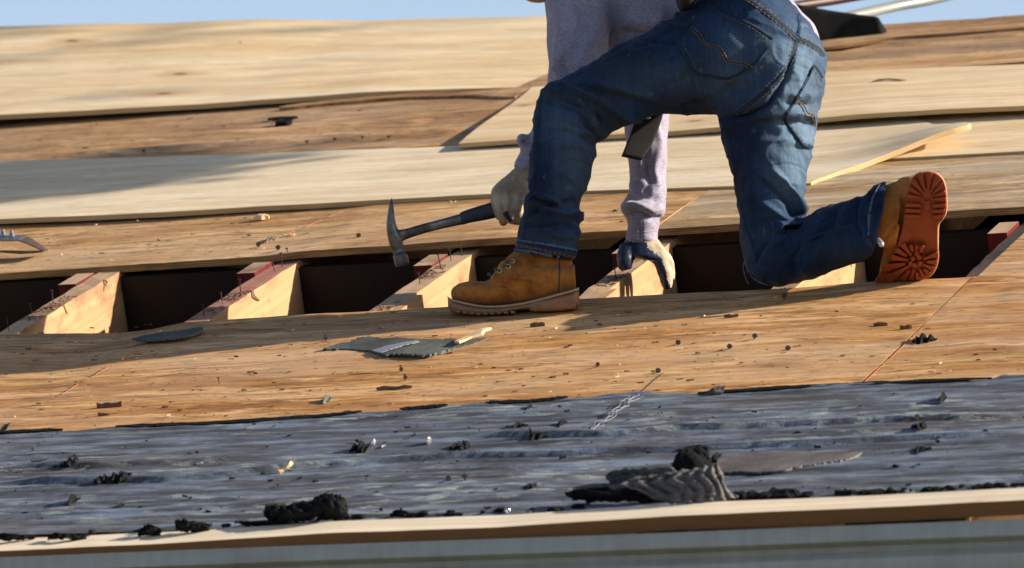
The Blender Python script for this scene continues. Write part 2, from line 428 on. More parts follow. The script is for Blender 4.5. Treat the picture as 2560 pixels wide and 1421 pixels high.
# split cleat leaning on the rafter under the hand
ur = raft_right[5]
vs, fs, P = box_uvn(ur+.001, ur+.016, -.26, -.02, -.15, -.0175)
obj('cleat', vs, fs, [RAFT], rafters[5], None, P, smooth=False)
def crack(i, pts, w=.0025):
    """dark gouge on the right face of rafter i: a thin sunk sliver"""
    ur = raft_right[i]+(.0165 if i == 5 else .0225 if i == 4 else 0)+.0008
    vs = []; fs = []
    for k, (px, py, ww) in enumerate(pts):
        d = ray(px, py); t = (ur-CAM[0])/d[0]; c = CAM+d*t
        vs += [c-VV*ww, c+np.array([.0015, 0, 0]), c+VV*ww]
    for k in range(len(pts)-1):
        a = k*3; fs += [(a, a+1, a+4, a+3), (a+1, a+2, a+5, a+4)]
    obj('split_mark', vs, fs, CHIPD, rafters[i], smooth=False)
crack(3, [(637, 718, .002), (631, 728, .006), (634, 742, .010), (648, 752, .005)])
crack(2, [(258, 699, .001), (262, 712, .003), (259, 728, .001)])
crack(2, [(158, 752, .001), (160, 766, .003), (168, 785, .001)])
crack(2, [(262, 700, .001), (268, 706, .003), (264, 716, .001)])
# attic: ceiling joists below, shade in their colour, closed gable and rear slope
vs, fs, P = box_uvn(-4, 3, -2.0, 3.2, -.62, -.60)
obj('attic_floor', vs, fs, SHADEWOOD, house, None, P, smooth=False)
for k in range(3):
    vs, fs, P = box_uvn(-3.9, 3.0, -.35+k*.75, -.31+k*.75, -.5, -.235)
    obj('purlin', vs, fs, SHADEWOOD, house, None, P, smooth=False)
WALLM = plain('pale_siding_paint', (.62, .62, .58), .6, 0, .08, 5)
zb = -3.55
eave = R(0, -2.05, -.1); rid = R(0, 2.985, -.02)
gx0, gx1 = -4.3, 3.3
def slab(name, pts, ny, mat, th=.1):
    p = np.array(pts, float); n = np.array(ny, float); q = p+n*th; m = len(p)
    fs = [list(range(m)), [m+m-1-i for i in range(m)]]+[(i, (i+1) % m, m+(i+1) % m, m+i) for i in range(m)]
    o = obj(name, np.concatenate([p, q]), fs, mat, house, None, np.concatenate([p, q]), smooth=False); return o
yb = 2*rid[1]-eave[1]
for gx, s in ((gx0, -1), (gx1, 1)):
    slab('gable_wall', [(gx, eave[1]+.35, zb), (gx, yb-.35, zb), (gx, yb-.35, eave[2]-.1), (gx, rid[1], rid[2]-.2), (gx, eave[1]+.35, eave[2]-.1)], (s, 0, 0), WALLM)
slab('front_wall', [(gx0, eave[1]+.4, zb), (gx1, eave[1]+.4, zb), (gx1, eave[1]+.4, eave[2]-.15), (gx0, eave[1]+.4, eave[2]-.15)], (0, 1, 0), WALLM)
slab('rear_wall', [(gx0, yb-.4, zb), (gx1, yb-.4, zb), (gx1, yb-.4, eave[2]-.15), (gx0, yb-.4, eave[2]-.15)], (0, 1, 0), WALLM)
slab('rear_roof', [(gx0-.3, rid[1]+.01, rid[2]-.005), (gx1+.3, rid[1]+.01, rid[2]-.005), (gx1+.3, yb+.2, eave[2]), (gx0-.3, yb+.2, eave[2])], (0, -.2, -.95), SHADEWOOD, .03)
slab('soffit', [(gx0-.3, eave[1]-.03, eave[2]-.17), (gx1+.3, eave[1]-.03, eave[2]-.17), (gx1+.3, eave[1]+.4, eave[2]-.17), (gx0-.3, eave[1]+.4, eave[2]-.17)], (0, 0, 1), WALLM, .02)
slab('fascia', [(gx0-.3, eave[1]-.03, eave[2]-.15), (gx1+.3, eave[1]-.03, eave[2]-.15), (gx1+.3, eave[1]-.03, eave[2]+.06), (gx0-.3, eave[1]-.03, eave[2]+.06)], (0, 1, 0), WALLM, .02)
# extra decking off to both sides so that the roof does not stop at the frame
for (a, b) in ((-3.6, -1.76),):
    sheet('old_plywood_sheet', a, b, -2.03, -.2, [O0, EDGE_OLD], house, 0, .016, nu=20, nv=10, seed=12)
sheet('old_plywood_sheet', -3.6, -1.91, .445, 1.68, [O1, EDGE_OLD], house, 0, .016, nu=20, nv=10, seed=13)

# felt underlayment
ftop = [(-250, 1088), (0, 1086), (150, 1084), (160, 1077), (290, 1072), (430, 1068), (700, 1048), (880, 1040), (1000, 1030), (1100, 1022), (1200, 1012), (1340, 1010), (1450, 998), (1600, 990), (1740, 989), (1950, 976), (2200, 964), (2480, 953), (2500, 946), (2700, 938)]
def felt():
    nu, nv = 760, 150
    us = np.linspace(-1.9, 2.4, nu); pts = sorted(on_h(*p) for p in ftop)
    vt = np.interp(us, [p[0] for p in pts], [p[1] for p in pts])+.004*nz(us*40, us*0, 3)
    T = np.linspace(0, 1, nv)[None, :]; U = np.repeat(us[:, None], nv, 1)
    V = -2.024+(vt[:, None]+2.024)*T
    H = .004+.0012*nz(U*3, V*20, 5)+.0008*nz(U*9, V*70, 6)
    H += .0034*np.clip(nz(U*2.2, V*24, 9), 0, 1)+.0012*nz(U*22, V*60, 19)
    lines = [([(0, 1215), (350, 1208), (420, 1210), (560, 1200), (700, 1180), (900, 1168), (1150, 1150), (1400, 1145), (1700, 1132), (2050, 1118), (2560, 1090)], .010, .010),
             ([(1150, 1098), (1380, 1096), (1560, 1094), (1700, 1078), (1900, 1074), (2080, 1066), (2560, 1050)], .010, .011),
             ([(0, 1175), (250, 1172), (520, 1160), (690, 1140)], .008, .012),
             ([(0, 1300), (600, 1275), (1000, 1255), (1400, 1240)], .004, .015),
             ([(1800, 1190), (2100, 1180), (2560, 1160)], .004, .012),
             ([(900, 1050), (1250, 1040), (1500, 1030)], .004, .012)]
    for pl, amp, wd in lines:
        pp = sorted(on_h(*p) for p in pl); vl = np.interp(us, [p[0] for p in pp], [p[1] for p in pp])
        inside = np.clip((us-pp[0][0])/.1, 0, 1)*np.clip((pp[-1][0]-us)/.1, 0, 1)
        d = V-vl[:, None]-.004*nz(us*7, us*0, 8)[:, None]
        H += amp*inside[:, None]*np.where(d > 0, np.exp(-(d/(wd*3))**2), np.exp(-(d/(wd*.35))**2))
    # the torn top edge lifts here and there
    lift = np.clip(nz(us*5, us*0+2, 12), 0, 1)[:, None]
    H += .008*lift*np.exp(-((1-T)/.02)**2)
    return surf_patch(U, V, H, .0025, 'felt_underlayment', [FELT, TAR], house)
felt_o = felt()
# torn felt edge lying on the plywood
def strip_on_deck(name, pl, w0, h, mat, parent, th=.002, seed=0, n=60, wob=.4, curl=0.0):
    pts = [on_h(*p) for p in pl]; pts = np.array(pts)
    t = np.linspace(0, 1, len(pts)); tt = np.linspace(0, 1, n)
    u = np.interp(tt, t, pts[:, 0]); v = np.interp(tt, t, pts[:, 1])
    ww = w0*(1+wob*nz(tt*30, tt*0, seed))*np.clip(np.minimum(tt, 1-tt)*9, .05, 1)**.5
    U = np.stack([u, u, u], 1); V = np.stack([v-ww*.5, v, v+ww*.5], 1)
    H = np.stack([h+curl*(1+nz(tt*12, tt*0, seed+1)), h+0*tt, h+.001+0*tt], 1)
    return surf_patch(U, V, H, th, name, [mat, mat], parent)
for k, pl in enumerate([[(-60, 1089), (0, 1088), (155, 1081)], [(290, 1073), (520, 1066), (800, 1047), (905, 1036)], [(1000, 1030), (1120, 1020)], [(1215, 1014), (1330, 1010), (1420, 1000)], [(1745, 990), (1960, 976), (2200, 965), (2480, 953)]]):
    strip_on_deck('torn_felt_edge', pl, .020, .006, TAR, felt_o, .002, k, curl=.0008)

# edge board along the eave, lit top and shaded side put into two colours
def edge_board():
    topf = [(-300, 1365), (0, 1349), (430, 1330), (850, 1302), (1280, 1288), (1700, 1260), (2100, 1243), (2560, 1220), (2900, 1200)]
    us = np.linspace(-1.7, 2.6, 160); nv = 4
    pts = sorted(on_v(px, py, -2.035) for px, py in topf)
    hh = np.interp(us, [p[0] for p in pts], [p[1] for p in pts])
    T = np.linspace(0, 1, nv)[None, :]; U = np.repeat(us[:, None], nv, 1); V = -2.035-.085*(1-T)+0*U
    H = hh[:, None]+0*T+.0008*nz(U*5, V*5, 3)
    o = surf_patch(U, V, H, .027, 'edge_board', [EDGEBOARD_LIT, EDGEBOARD_SHADE], house)
    return o, hh.mean()
eb, ebh = edge_board()

# gutter below it
def gutter():
    k = M('gutter_aluminium', .38, .5); k.b.inputs['Metallic'].default_value = 0.0
    st = k.noise(k.vec((30, 1, .6)), 1, 5, .75)
    c = k.ramp(st, (.3, (.36, .34, .32)), (.7, (.46, .44, .42)))
    d = k.noise(k.vec((8, 4, 14), (3, 1, 2)), 1, 4)
    c = k.mix(c, (.24, .22, .19), k.ramp(d, (.5, 0.0), (.75, .5)))
    gm = k.fin(c, st, .15, .002, rough=k.ramp(d, (.4, .3), (.7, .55)))
    base = R(0, -2.125, ebh-.029)            # below the board's front edge
    y0, z0 = base[1], base[2]
    profile = [(.012, .0), (-.085, -.004), (-.092, -.002), (-.094, -.008), (-.094, -.030), (-.086, -.034), (-.070, -.037), (-.068, -.046), (-.084, -.060), (-.085, -.088), (-.080, -.100),
               (-.070, -.112), (-.060, -.116), (-.058, -.126), (.012, -.126)]
    us = np.linspace(-1.9, 2.7, 60); vs = []; fs = []; P = []
    for u in us:
        dz = .0006*math.sin(u*5)
        for (y, z) in profile: vs.append((u, y0+y, z0+z+dz)); P.append((u, y, z))
    m = len(profile)
    for i in range(len(us)-1):
        for j in range(m):
            a, b = i*m+j, i*m+(j+1) % m; fs.append((a, b, b+m, a+m))
    fs += [tuple(range(m)), tuple((len(us)-1)*m+j for j in reversed(range(m)))]
    g = obj('gutter', vs, fs, gm, house, None, P)
    sharp(g, 30)
gutter()

# ground round the house
def ground():
    k = M('lawn_grass', .9, .2)
    f = k.noise(k.vec(src='Object'), .6, 6, .65)
    f2 = k.noise(k.vec(src='Object'), 30, 3, .6)
    c = k.mix((.05, .075, .025), (.10, .11, .045), f)
    c = k.mix(c, (.13, .10, .06), k.ramp(f2, (.5, 0.0), (.8, .6)))
    gm = k.fin(c, f2, .5, .02)
    n = 24; a = np.linspace(-1, 1, n); X, Y = np.meshgrid(np.sign(a)*np.abs(a)**3*1500, np.sign(a)*np.abs(a)**3*1500, indexing='ij')
    vs = np.stack([X, Y, np.full_like(X, zb)], -1).reshape(-1, 3); idx = np.arange(n*n).reshape(n, n)
    fs = np.stack([idx[:-1, :-1], idx[1:, :-1], idx[1:, 1:], idx[:-1, 1:]], -1).reshape(-1, 4)
    o = obj('ground', vs, fs, gm); tag(o, kind='structure')
ground()
# ================================================================== LOOSE NEW SHEETS
def curve(poly, us, f):
    pts = sorted(f(*p) for p in poly); return np.interp(us, [p[0] for p in pts], [p[1] for p in pts])
# long front sheet, lower right corner cut slanting and warped upwards
def sheet_a():
    nu, nv = 220, 36
    base = .0155
    low = [(-400, 566), (0, 548), (400, 531), (640, 516), (1230, 485), (1480, 477), (1850, 466), (2030, 459)]
    high = [(-300, 412), (0, 402), (330, 395), (560, 386), (1135, 366)]
    ul = -2.6
    pts = [(.87, .442), (.95, .478), (1.05, .55), (1.13, .64), (1.20, .735), (1.25, .71), (1.35, .63), (1.61, .47)]
    T = np.linspace(0, 1, nu)[:, None]; Q = np.linspace(0, 1, nv)[None, :]
    def vlo(u): return curve(low, u, lambda x, y: on_h(x, y, base))
    def vhi(u):
        a = curve(high, u, lambda x, y: on_h(x, y, base)); k = np.clip((u+.72)/.3, 0, 1); return a*(1-k)+1.61*k
    U = ul+(0.45-ul)*T+0*Q
    for _ in range(3):
        V = vlo(U)+(vhi(U)-vlo(U))*Q
        ur = np.interp(V, [p[0] for p in pts], [p[1] for p in pts])
        U = ul+(ur-ul)*T**.8
    c = np.exp(-(((U-.735)/.20)**2+((V-1.20)/.20)**2))
    H = base+.044*c+.0010*nz(U*2, V*3, 4)+.002*np.exp(-((V-1.2)/.3)**2)*np.sin(U*2)
    H += .0035*np.clip(1-T*8, 0, 1)
    return surf_patch(U, V, H, .012, 'plywood_sheet', [NEWPLY[0], EDGE_NEW], None, Pshift=(3, 1, 0))
tag(sheet_a(), 'long pale new plywood sheet lying behind the hammer, its slanted right end warped upwards', 'plywood sheet')
o = sheet('plywood_sheet', .49, 2.3, 1.09, 1.605, [NEWPLY[2], EDGE_NEW], None, .0135, .0115, None, None, 80, 16, 21)
tag(o, 'pale new plywood sheet at the right, partly under the upturned sheet corner', 'plywood sheet')
# sheet on the open rafters, behind the man
def sheet_gen(name, ul, ur, low, high, base, th, mats, seed, nu=140, nv=24, hlow=None, vlow=None, vhigh=None, hhigh=None, warp=.001, skew=0.0):
    us = np.linspace(ul, ur, nu); T = np.linspace(0, 1, nv)[None, :]; U = np.repeat(us[:, None], nv, 1)
    lo = curve(low, us, lambda x, y: on_h(x, y, base)) if vlow is None else (vlow(us) if callable(vlow) else np.full(nu, vlow))
    vl_ = vlow if callable(vlow) else (lambda u: 0*u+(vlow or 0))
    hl = np.full(nu, base) if vlow is None else curve(low, us, lambda x, y: on_v(x, y, float(vl_(on_h(x, y, base)[0]))))
    hi = curve(high, us, lambda x, y: on_h(x, y, base)) if vhigh is None else np.full(nu, vhigh)
    hh = np.full(nu, base) if vhigh is None else curve(high, us, lambda x, y: on_v(x, y, vhigh))
    V = lo[:, None]*(1-T)+hi[:, None]*T; s = T*T*(3-2*T)
    U = U+skew*(1-T)
    H = hl[:, None]*(1-s)+hh[:, None]*s+warp*nz(U*3, V*3, seed)
    return surf_patch(U, V, H, th, name, mats, None, Pshift=(seed, seed*.4, 0))
o = sheet_gen('plywood_sheet', -.735, 2.3, [(1135, 359), (1330, 347), (1570, 336), (1700, 325), (2060, 292), (2250, 280), (2560, 267)], [(1325, 218), (1700, 198), (2060, 180), (2560, 160), (2700, 153)],
              .004, .0115, [NEWPLY[2], EDGE_NEW], 23, vlow=1.50, skew=.10)
tag(o, 'pale new plywood sheet behind the kneeling man, with dark splits and a slot below it', 'plywood sheet')
# its two dark curved splits
sheetC = o
def sliver(parent, pts, h, mat, name, w=.004):
    vs = []; fs = []
    for k, (px, py, ww) in enumerate(pts):
        u, v = on_h(px, py, h); vs += [R(u, v-ww, h), R(u, v, h+.0015), R(u, v+ww, h)]
    for k in range(len(pts)-1):
        a = k*3; fs += [(a, a+3, a+4, a+1), (a+1, a+4, a+5, a+2)]
    return obj(name, vs, fs, mat, parent, smooth=False)
sliver(sheetC, [(2180, 205, .001), (2196, 200, .010), (2220, 198, .007), (2245, 200, .008), (2265, 202, .001)], .012, TAR, 'split_mark')
sliver(sheetC, [(2080, 279, .001), (2100, 274, .007), (2130, 272, .006), (2160, 273, .001)], .010, TAR, 'split_mark')
# big sheet up to the ridge
o = sheet_gen('plywood_sheet', -4.2, -.50, [(-700, 340), (0, 288), (300, 272), (500, 261), (640, 250), (760, 243), (900, 232), (1050, 225), (1180, 220), (1330, 217), (1700, 200)],
              [(-300, 72), (0, 66), (200, 62), (400, 59), (560, 51), (680, 49), (900, 53), (1130, 46), (1300, 43), (1800, 30)], .02, .013, [NEWPLY[1], EDGE_NEW], 25, nu=200, nv=40, vlow=lambda u: np.interp(u, [-2.4, -1.3, -.75], [2.26, 2.34, 2.40]), vhigh=3.36)
tag(o, 'big knotty pale plywood sheet reaching up to the ridge at the left', 'plywood sheet')
sheetD = o
for px, py in ((10, 155), (127, 152), (263, 155), (302, 148), (377, 140), (485, 138), (604, 128)):
    u, v = on_h(px, py, .03)
    put_nail(sheetD, R(u, v, .03), scale=.6, me=NAILLONG)
# old deck, upper right, and dark things lying on it
r2 = sheet('old_plywood_sheet', -.545, 2.3, 2.30, 2.481, [O1, EDGE_OLD], house, 0, .016, None, None, 60, 8, 31)
r3 = sheet_gen('old_plywood_board', -.1, 1.2, [(2070, 118), (2250, 92), (2400, 82), (2560, 68), (2700, 60)], [(2070, 100), (2200, 72), (2300, 64), (2450, 55), (2560, 50), (2700, 40)], .012, .008, [O3, EDGE_OLD], 33, nu=40, nv=6)
tag(r3, 'narrow weathered board lying under the ridge at the far right', 'board')
# slip of raised board over the dark streak, left background
o = strip_on_deck('batten', [(700, 276), (820, 262), (1000, 247), (1200, 242), (1290, 248)], .035, .008, O3, None, .007, 3, 60, .1)
tag(o, 'thin brown batten lying just below the big sheet\'s front edge', 'batten')
o = strip_on_deck('shingle_scrap', [(670, 303), (700, 300), (745, 299)], .02, .006, TAR, None, .003, 6, 30, .3)
tag(o, 'flat blackish scrap just under the big sheet at the left', 'scrap')
o = strip_on_deck('shingle_scrap', [(690, 316), (710, 314), (730, 313)], .03, .012, TAR, None, .01, 7, 20, .3)
tag(o, 'small black lump on the old plywood below the big sheet', 'scrap')
for k, (px, py) in enumerate(((768, 361), (838, 355), (907, 351), (973, 349), (1040, 335), (360, 384))):
    u, v = on_h(px, py); put_nail(mid_deck, R(u, v, -.020), scale=1.0, me=NAILME)

# ------------------------------------------------------------------ lofted solids
def cr(arr, m):
    """Catmull-Rom resampling of the stations"""
    a = np.asarray(arr, float); n = len(a)
    if n < 3: t = np.linspace(0, n-1, m); return np.stack([np.interp(t, range(n), a[:, k]) for k in range(a.shape[1])], 1)
    ext = np.vstack([2*a[0]-a[1], a, 2*a[-1]-a[-2]]); t = np.linspace(0, n-1, m); i = np.minimum(t.astype(int), n-2); f = (t-i)[:, None]
    p0, p1, p2, p3 = ext[i], ext[i+1], ext[i+2], ext[i+3]
    return .5*((2*p1)+(-p0+p2)*f+(2*p0-5*p1+4*p2-p3)*f*f+(-p0+3*p1-3*p2+p3)*f**3)
def loft(st, n=24, m=None, ex=2.0, cap=True):
    """stations (xA, yA, xB, yB, dd, half thickness): closed section whose silhouette runs from A to B"""
    m = m or (len(st)*5)
    a = cr(st, m); vs = []; fs = []
    th = np.linspace(0, 2*math.pi, n, endpoint=False)
    cx = np.sign(np.cos(th))*np.abs(np.cos(th))**(2/ex); sx = np.sign(np.sin(th))*np.abs(np.sin(th))**(2/ex)
    for xa, ya, xb, yb, dd, ht in a:
        A, B = W(xa, ya, dd), W(xb, yb, dd); c = (A+B)/2; h = (B-A)/2
        for k in range(n): vs.append(c+h*cx[k]+fwd*ht*sx[k])
    for i in range(m-1):
        for k in range(n): fs.append((i*n+k, i*n+(k+1) % n, (i+1)*n+(k+1) % n, (i+1)*n+k))
    if cap: fs += [tuple(reversed(range(n))), tuple((m-1)*n+k for k in range(n))]
    return vs, fs
def ball(px, py, dd, rx, ry, rd, n=16):
    """ellipsoid: radii in metres along right, up, depth"""
    c = W(px, py, dd); vs = []; fs = []
    for i in range(n+1):
        t = math.pi*i/n
        for k in range(2*n):
            p = math.pi*k/n; vs.append(c+rgt*rx*math.sin(t)*math.cos(p)+upv*ry*math.cos(t)+fwd*rd*math.sin(t)*math.sin(p))
    for i in range(n):
        for k in range(2*n): fs.append((i*2*n+k, (i+1)*2*n+k, (i+1)*2*n+(k+1) % (2*n), i*2*n+(k+1) % (2*n)))
    return vs, fs
def tube(pts, r, n=8, m=None, ends=True):
    """round tube through world points, radius number or list"""
    p = np.asarray(pts, float); rr = np.full(len(p), r) if np.isscalar(r) else np.asarray(r, float)
    if m: q = cr(np.hstack([p, rr[:, None]]), m); p, rr = q[:, :3], q[:, 3]
    vs = []; fs = []; up0 = fwd+.01
    for i in range(len(p)):
        t = p[min(i+1, len(p)-1)]-p[max(i-1, 0)]; t = t/(np.linalg.norm(t)+1e-9)
        a = np.cross(t, up0); a /= np.linalg.norm(a)+1e-9; b = np.cross(t, a)
        for k in range(n): vs.append(p[i]+rr[i]*(a*math.cos(2*math.pi*k/n)+b*math.sin(2*math.pi*k/n)))
    for i in range(len(p)-1):
        for k in range(n): fs.append((i*n+k, i*n+(k+1) % n, (i+1)*n+(k+1) % n, (i+1)*n+k))
    if ends: fs += [tuple(reversed(range(n))), tuple((len(p)-1)*n+k for k in range(n))]
    return vs, fs
def join(parts):
    vs = []; fs = []
    for v, f in parts:
        o = len(vs); vs += list(v); fs += [tuple(i+o for i in q) for q in f]
    return vs, fs
def fix(me):
    bm = bmesh.new(); bm.from_mesh(me); bmesh.ops.recalc_face_normals(bm, faces=bm.faces); bm.to_mesh(me); bm.free()
def fused(parts, voxel, smooth=4, fac=.6):
    """closed solids melted into one continuous skin -> mesh (world coordinates)"""
    me = bpy.data.meshes.new('tmp'); bm = bmesh.new()
    for v, f in parts:
        m2 = bpy.data.meshes.new('p'); m2.from_pydata([tuple(x) for x in v], [], f); fix(m2); bm.from_mesh(m2); bpy.data.meshes.remove(m2)
    bm.to_mesh(me); bm.free()
    o = bpy.data.objects.new('tmp', me); COL.objects.link(o)
    r = o.modifiers.new('r', 'REMESH'); r.mode = 'VOXEL'; r.voxel_size = voxel
    s = o.modifiers.new('s', 'SMOOTH'); s.factor = fac; s.iterations = smooth
    dg = bpy.context.evaluated_depsgraph_get(); out = bpy.data.meshes.new_from_object(o.evaluated_get(dg))
    bpy.data.objects.remove(o); bpy.data.meshes.remove(me)
    return out
def getco(me):
    a = np.empty(len(me.vertices)*3); me.vertices.foreach_get('co', a); return a.reshape(-1, 3)
def getno(me):
    a = np.empty(len(me.vertices)*3); me.vertices.foreach_get('normal', a); return a.reshape(-1, 3)
def setattr3(me, P, name='P'):
    at = me.attributes.new(name, 'FLOAT_VECTOR', 'POINT'); at.data.foreach_set('vector', np.asarray(P, float).ravel())
def seg_dist(q, pl):
    """distance of image points to a polyline, and the parameter along it"""
    best = np.full(len(q), 1e9); tt = np.zeros(len(q)); n = len(pl)-1
    for i in range(n):
        a = np.array(pl[i], float); b = np.array(pl[i+1], float); d = b-a
        t = np.clip(((q-a)@d)/(d@d), 0, 1); dd = np.linalg.norm(q-(a+t[:, None]*d), axis=1)
        m = dd < best; best[m] = dd[m]; tt[m] = (i+t[m])/n
    return best, tt
def folds(me, lst, extra=None):
    """cloth creases: raised or sunk ridges along lines"""
    co_ = getco(me); no = getno(me); q = proj(co_)[:, :2]; disp = np.zeros(len(co_))
    for pl, amp, wd in lst:
        d, t = seg_dist(q, pl); disp += amp*np.exp(-(d/wd)**2)*np.clip(np.minimum(t, 1-t)*6+.05, 0, 1)
    if extra is not None: disp += extra(co_, q)
    co_ = co_+no*disp[:, None]; me.vertices.foreach_set('co', co_.ravel()); me.update()
# ================================================================== THE MAN
man = empty('person', W(1400, 790, -.3), 'man in jeans, grey top and tan boots kneeling and bent over the gap', 'person')

def denim_material():
    k = M('blue_denim', .85, .15)
    wear = k.node('Attribute', attribute_name='wear').outputs['Fac']
    a = k.noise(k.vec((9, 9, 9)), 1, 5, .6)
    st = k.noise(k.vec((230, 20, 1), src='P2' if False else 'P'), 1, 3, .6)
    tw = k.noise(k.vec((900, 900, 900)), 1, 1, .5)
    c = k.mix((.0025, .011, .040), (.009, .031, .088), k.ramp(a, (.38, 0.0), (.62, 1.0)))
    c = k.mix(c, (.085, .145, .225), wear)
    yel = k.ramp(k.noise(k.vec((4, 4, 4), (3, 2, 1)), 1, 3), (.5, 0.0), (.68, .28))
    c = k.mix(c, (.04, .052, .05), yel)
    c = k.mix(c, k.ramp(st, (.34, .75), (.66, 1.3)), .6, 'MULTIPLY')
    c = k.mix(c, k.ramp(tw, (.3, .55), (.7, 1.55)), .9, 'MULTIPLY')
    # whiskers and scratches in the cloth
    wh = k.noise(k.vec((70, 9, 30), rot=(0, .5, .4), warp=(8, (.03, .03, .03))), 1, 3, .6)
    c = k.mix(c, (.15, .20, .25), k.ramp(wh, (.64, 0.0), (.74, .35)))
    k.b.inputs['Sheen Weight'].default_value = .04
    k.b.inputs['Sheen Roughness'].default_value = .6
    return k.fin(c, k.math('ADD', tw, st), .45, .0012)
DENIM = denim_material()
SEAMD = plain('denim_seam', (.016, .034, .065), .85, 0, .5, 220, .15, .8)
SEAMF = plain('frayed_denim_edge', (.075, .12, .19), .9, 0, .5, 250, .1, .8)
GOLD = plain('golden_stitch_thread', (.17, .095, .03), .7, 0, .4, 200)
def sweat_material():
    k = M('grey_sweatshirt_cloth', .95, .1)
    a = k.noise(k.vec((150, 150, 420)), 1, 3, .7)
    b = k.noise(k.vec((10, 10, 10)), 1, 3)
    c = k.mix((.19, .185, .27), (.36, .345, .46), k.ramp(a, (.36, 0.0), (.64, 1.0)))
    c = k.mix(c, k.ramp(b, (.3, .88), (.7, 1.08)), 1.0, 'MULTIPLY')
    k.b.inputs['Sheen Weight'].default_value = .25
    return k.fin(c, a, .5, .0015)
SWEAT = sweat_material()
def leather_material():
    k = M('tan_nubuck', .8, .2)
    a = k.noise(k.vec((16, 16, 16)), 1, 5, .65)
    b = k.noise(k.vec((300, 300, 300)), 1, 2, .6)
    c = k.ramp(a, (.32, (.18, .062, .012)), (.5, (.36, .140, .026)), (.7, (.46, .20, .048)))
    d = k.ramp(k.noise(k.vec((24, 24, 24), (4, 2, 2)), 1, 4, .7), (.60, 0.0), (.72, .55))
    c = k.mix(c, (.09, .045, .02), d)
    c = k.mix(c, k.ramp(b, (.3, .85), (.7, 1.12)), .9, 'MULTIPLY')
    k.b.inputs['Sheen Weight'].default_value = .1
    return k.fin(c, b, .35, .0008)
LEATHER = leather_material()
SOLE = plain('brown_rubber_sole', (.24, .125, .065), .45, 0, .35, 40, .5, .3)
WELT = plain('pale_welt', (.42, .32, .20), .6, 0, .35, 80)
TREAD = plain('orange_gum_rubber', (.27, .046, .010), .34, 0, .5, 28, .5, .3)
BRASS = plain('brass_eyelet', (.62, .55, .38), .3, .8, .1)
LACE = plain('dark_lace', (.06, .05, .045), .8, 0, .3, 200)
def knit_material():
    k = M('cream_knit_glove', .95, .1)
    a = k.noise(k.vec((25, 25, 25)), 1, 4, .6)
    s_ = k.math('SINE', k.node('SeparateXYZ', {0: k.vec((1500, 1500, 1500), rot=(0, .45, 0), src='P')}).outputs[0])
    c = k.mix((.27, .22, .165), (.50, .44, .35), k.ramp(a, (.35, 0.0), (.62, 1.0)))
    c = k.mix(c, (.28, .15, .07), k.ramp(k.noise(k.vec((14, 14, 14), (5, 5, 5)), 1, 3), (.50, 0.0), (.66, .6)))
    c = k.mix(c, k.ramp(s_, (.2, .9), (.8, 1.05)), .7, 'MULTIPLY')
    return k.fin(c, s_, .2, .0006)
KNIT = knit_material()
NAVY = plain('navy_rubber_coating', (.006, .013, .042), .4, 0, .5, 90, .5, .6)
BLACKW = plain('black_webbing', (.010, .010, .013), .8, 0, .4, 300)
SKIN = plain('skin', (.42, .20, .13), .5, 0, .08, 30)
HAIR = plain('dark_hair', (.02, .014, .01), .7, 0, .4, 200)

# ---- jeans: one fused skin made from measured stations
HIPD = -.30
thigh_l = [(1900, 20, 1880, 320, -.29, .145), (1800, -8, 1850, 308, -.29, .145), (1700, 28, 1770, 288, -.28, .125), (1620, 78, 1680, 288, -.27, .110), (1545, 112, 1600, 302, -.26, .100),
           (1475, 160, 1530, 330, -.255, .092), (1415, 190, 1500, 352, -.25, .086), (1370, 214, 1470, 352, -.25, .080), (1352, 240, 1440, 340, -.25, .06)]
shin_l = [(1366, 212, 1430, 212, -.25, .045), (1350, 236, 1490, 262, -.25, .072), (1341, 270, 1496, 330, -.25, .082), (1332, 330, 1488, 372, -.255, .082), (1326, 390, 1483, 405, -.26, .080), (1318, 455, 1474, 455, -.265, .076),
          (1312, 500, 1452, 505, -.27, .072), (1306, 535, 1449, 540, -.27, .072), (1298, 575, 1452, 580, -.275, .073), (1294, 612, 1440, 622, -.275, .070), (1290, 632, 1436, 648, -.275, .068)]
pelvis = [(1790, -60, 1900, -95, -.26, .12), (1760, -20, 1985, 15, -.27, .14), (1745, 40, 2042, 85, -.28, .150), (1760, 110, 2064, 150, -.29, .155), (1780, 190, 2064, 195, -.30, .155),
          (1790, 262, 2052, 250, -.31, .145), (1800, 315, 2042, 300, -.32, .130)]
thigh_r = [(1785, 200, 2062, 170, -.31, .13), (1792, 290, 2050, 262, -.315, .125), (1806, 345, 2040, 310, -.32, .115), (1820, 400, 2030, 365, -.33, .108), (1835, 455, 2020, 428, -.335, .100), (1843, 510, 2011, 490, -.34, .094),
           (1850, 565, 2008, 545, -.345, .090), (1856, 620, 2000, 600, -.345, .088), (1868, 668, 1985, 650, -.345, .085), (1892, 700, 1970, 690, -.345, .070), (1925, 714, 1955, 712, -.345, .03)]
shin_r = [(1875, 590, 1885, 690, -.34, .06), (1930, 575, 1925, 713, -.35, .075), (1975, 560, 1975, 712, -.37, .080), (2015, 543, 2015, 702, -.40, .080), (2060, 521, 2062, 686, -.43, .078), (2110, 503, 2112, 668, -.465, .075),
          (2155, 487, 2158, 656, -.50, .072), (2178, 472, 2170, 650, -.52, .072), (2198, 461, 2182, 636, -.535, .068), (2216, 453, 2184, 612, -.545, .060)]
jeans_me = fused([loft(thigh_l, 28), loft(shin_l, 28), loft(pelvis, 28), loft(thigh_r, 28), loft(shin_r, 28)], .0030, 11, .7)
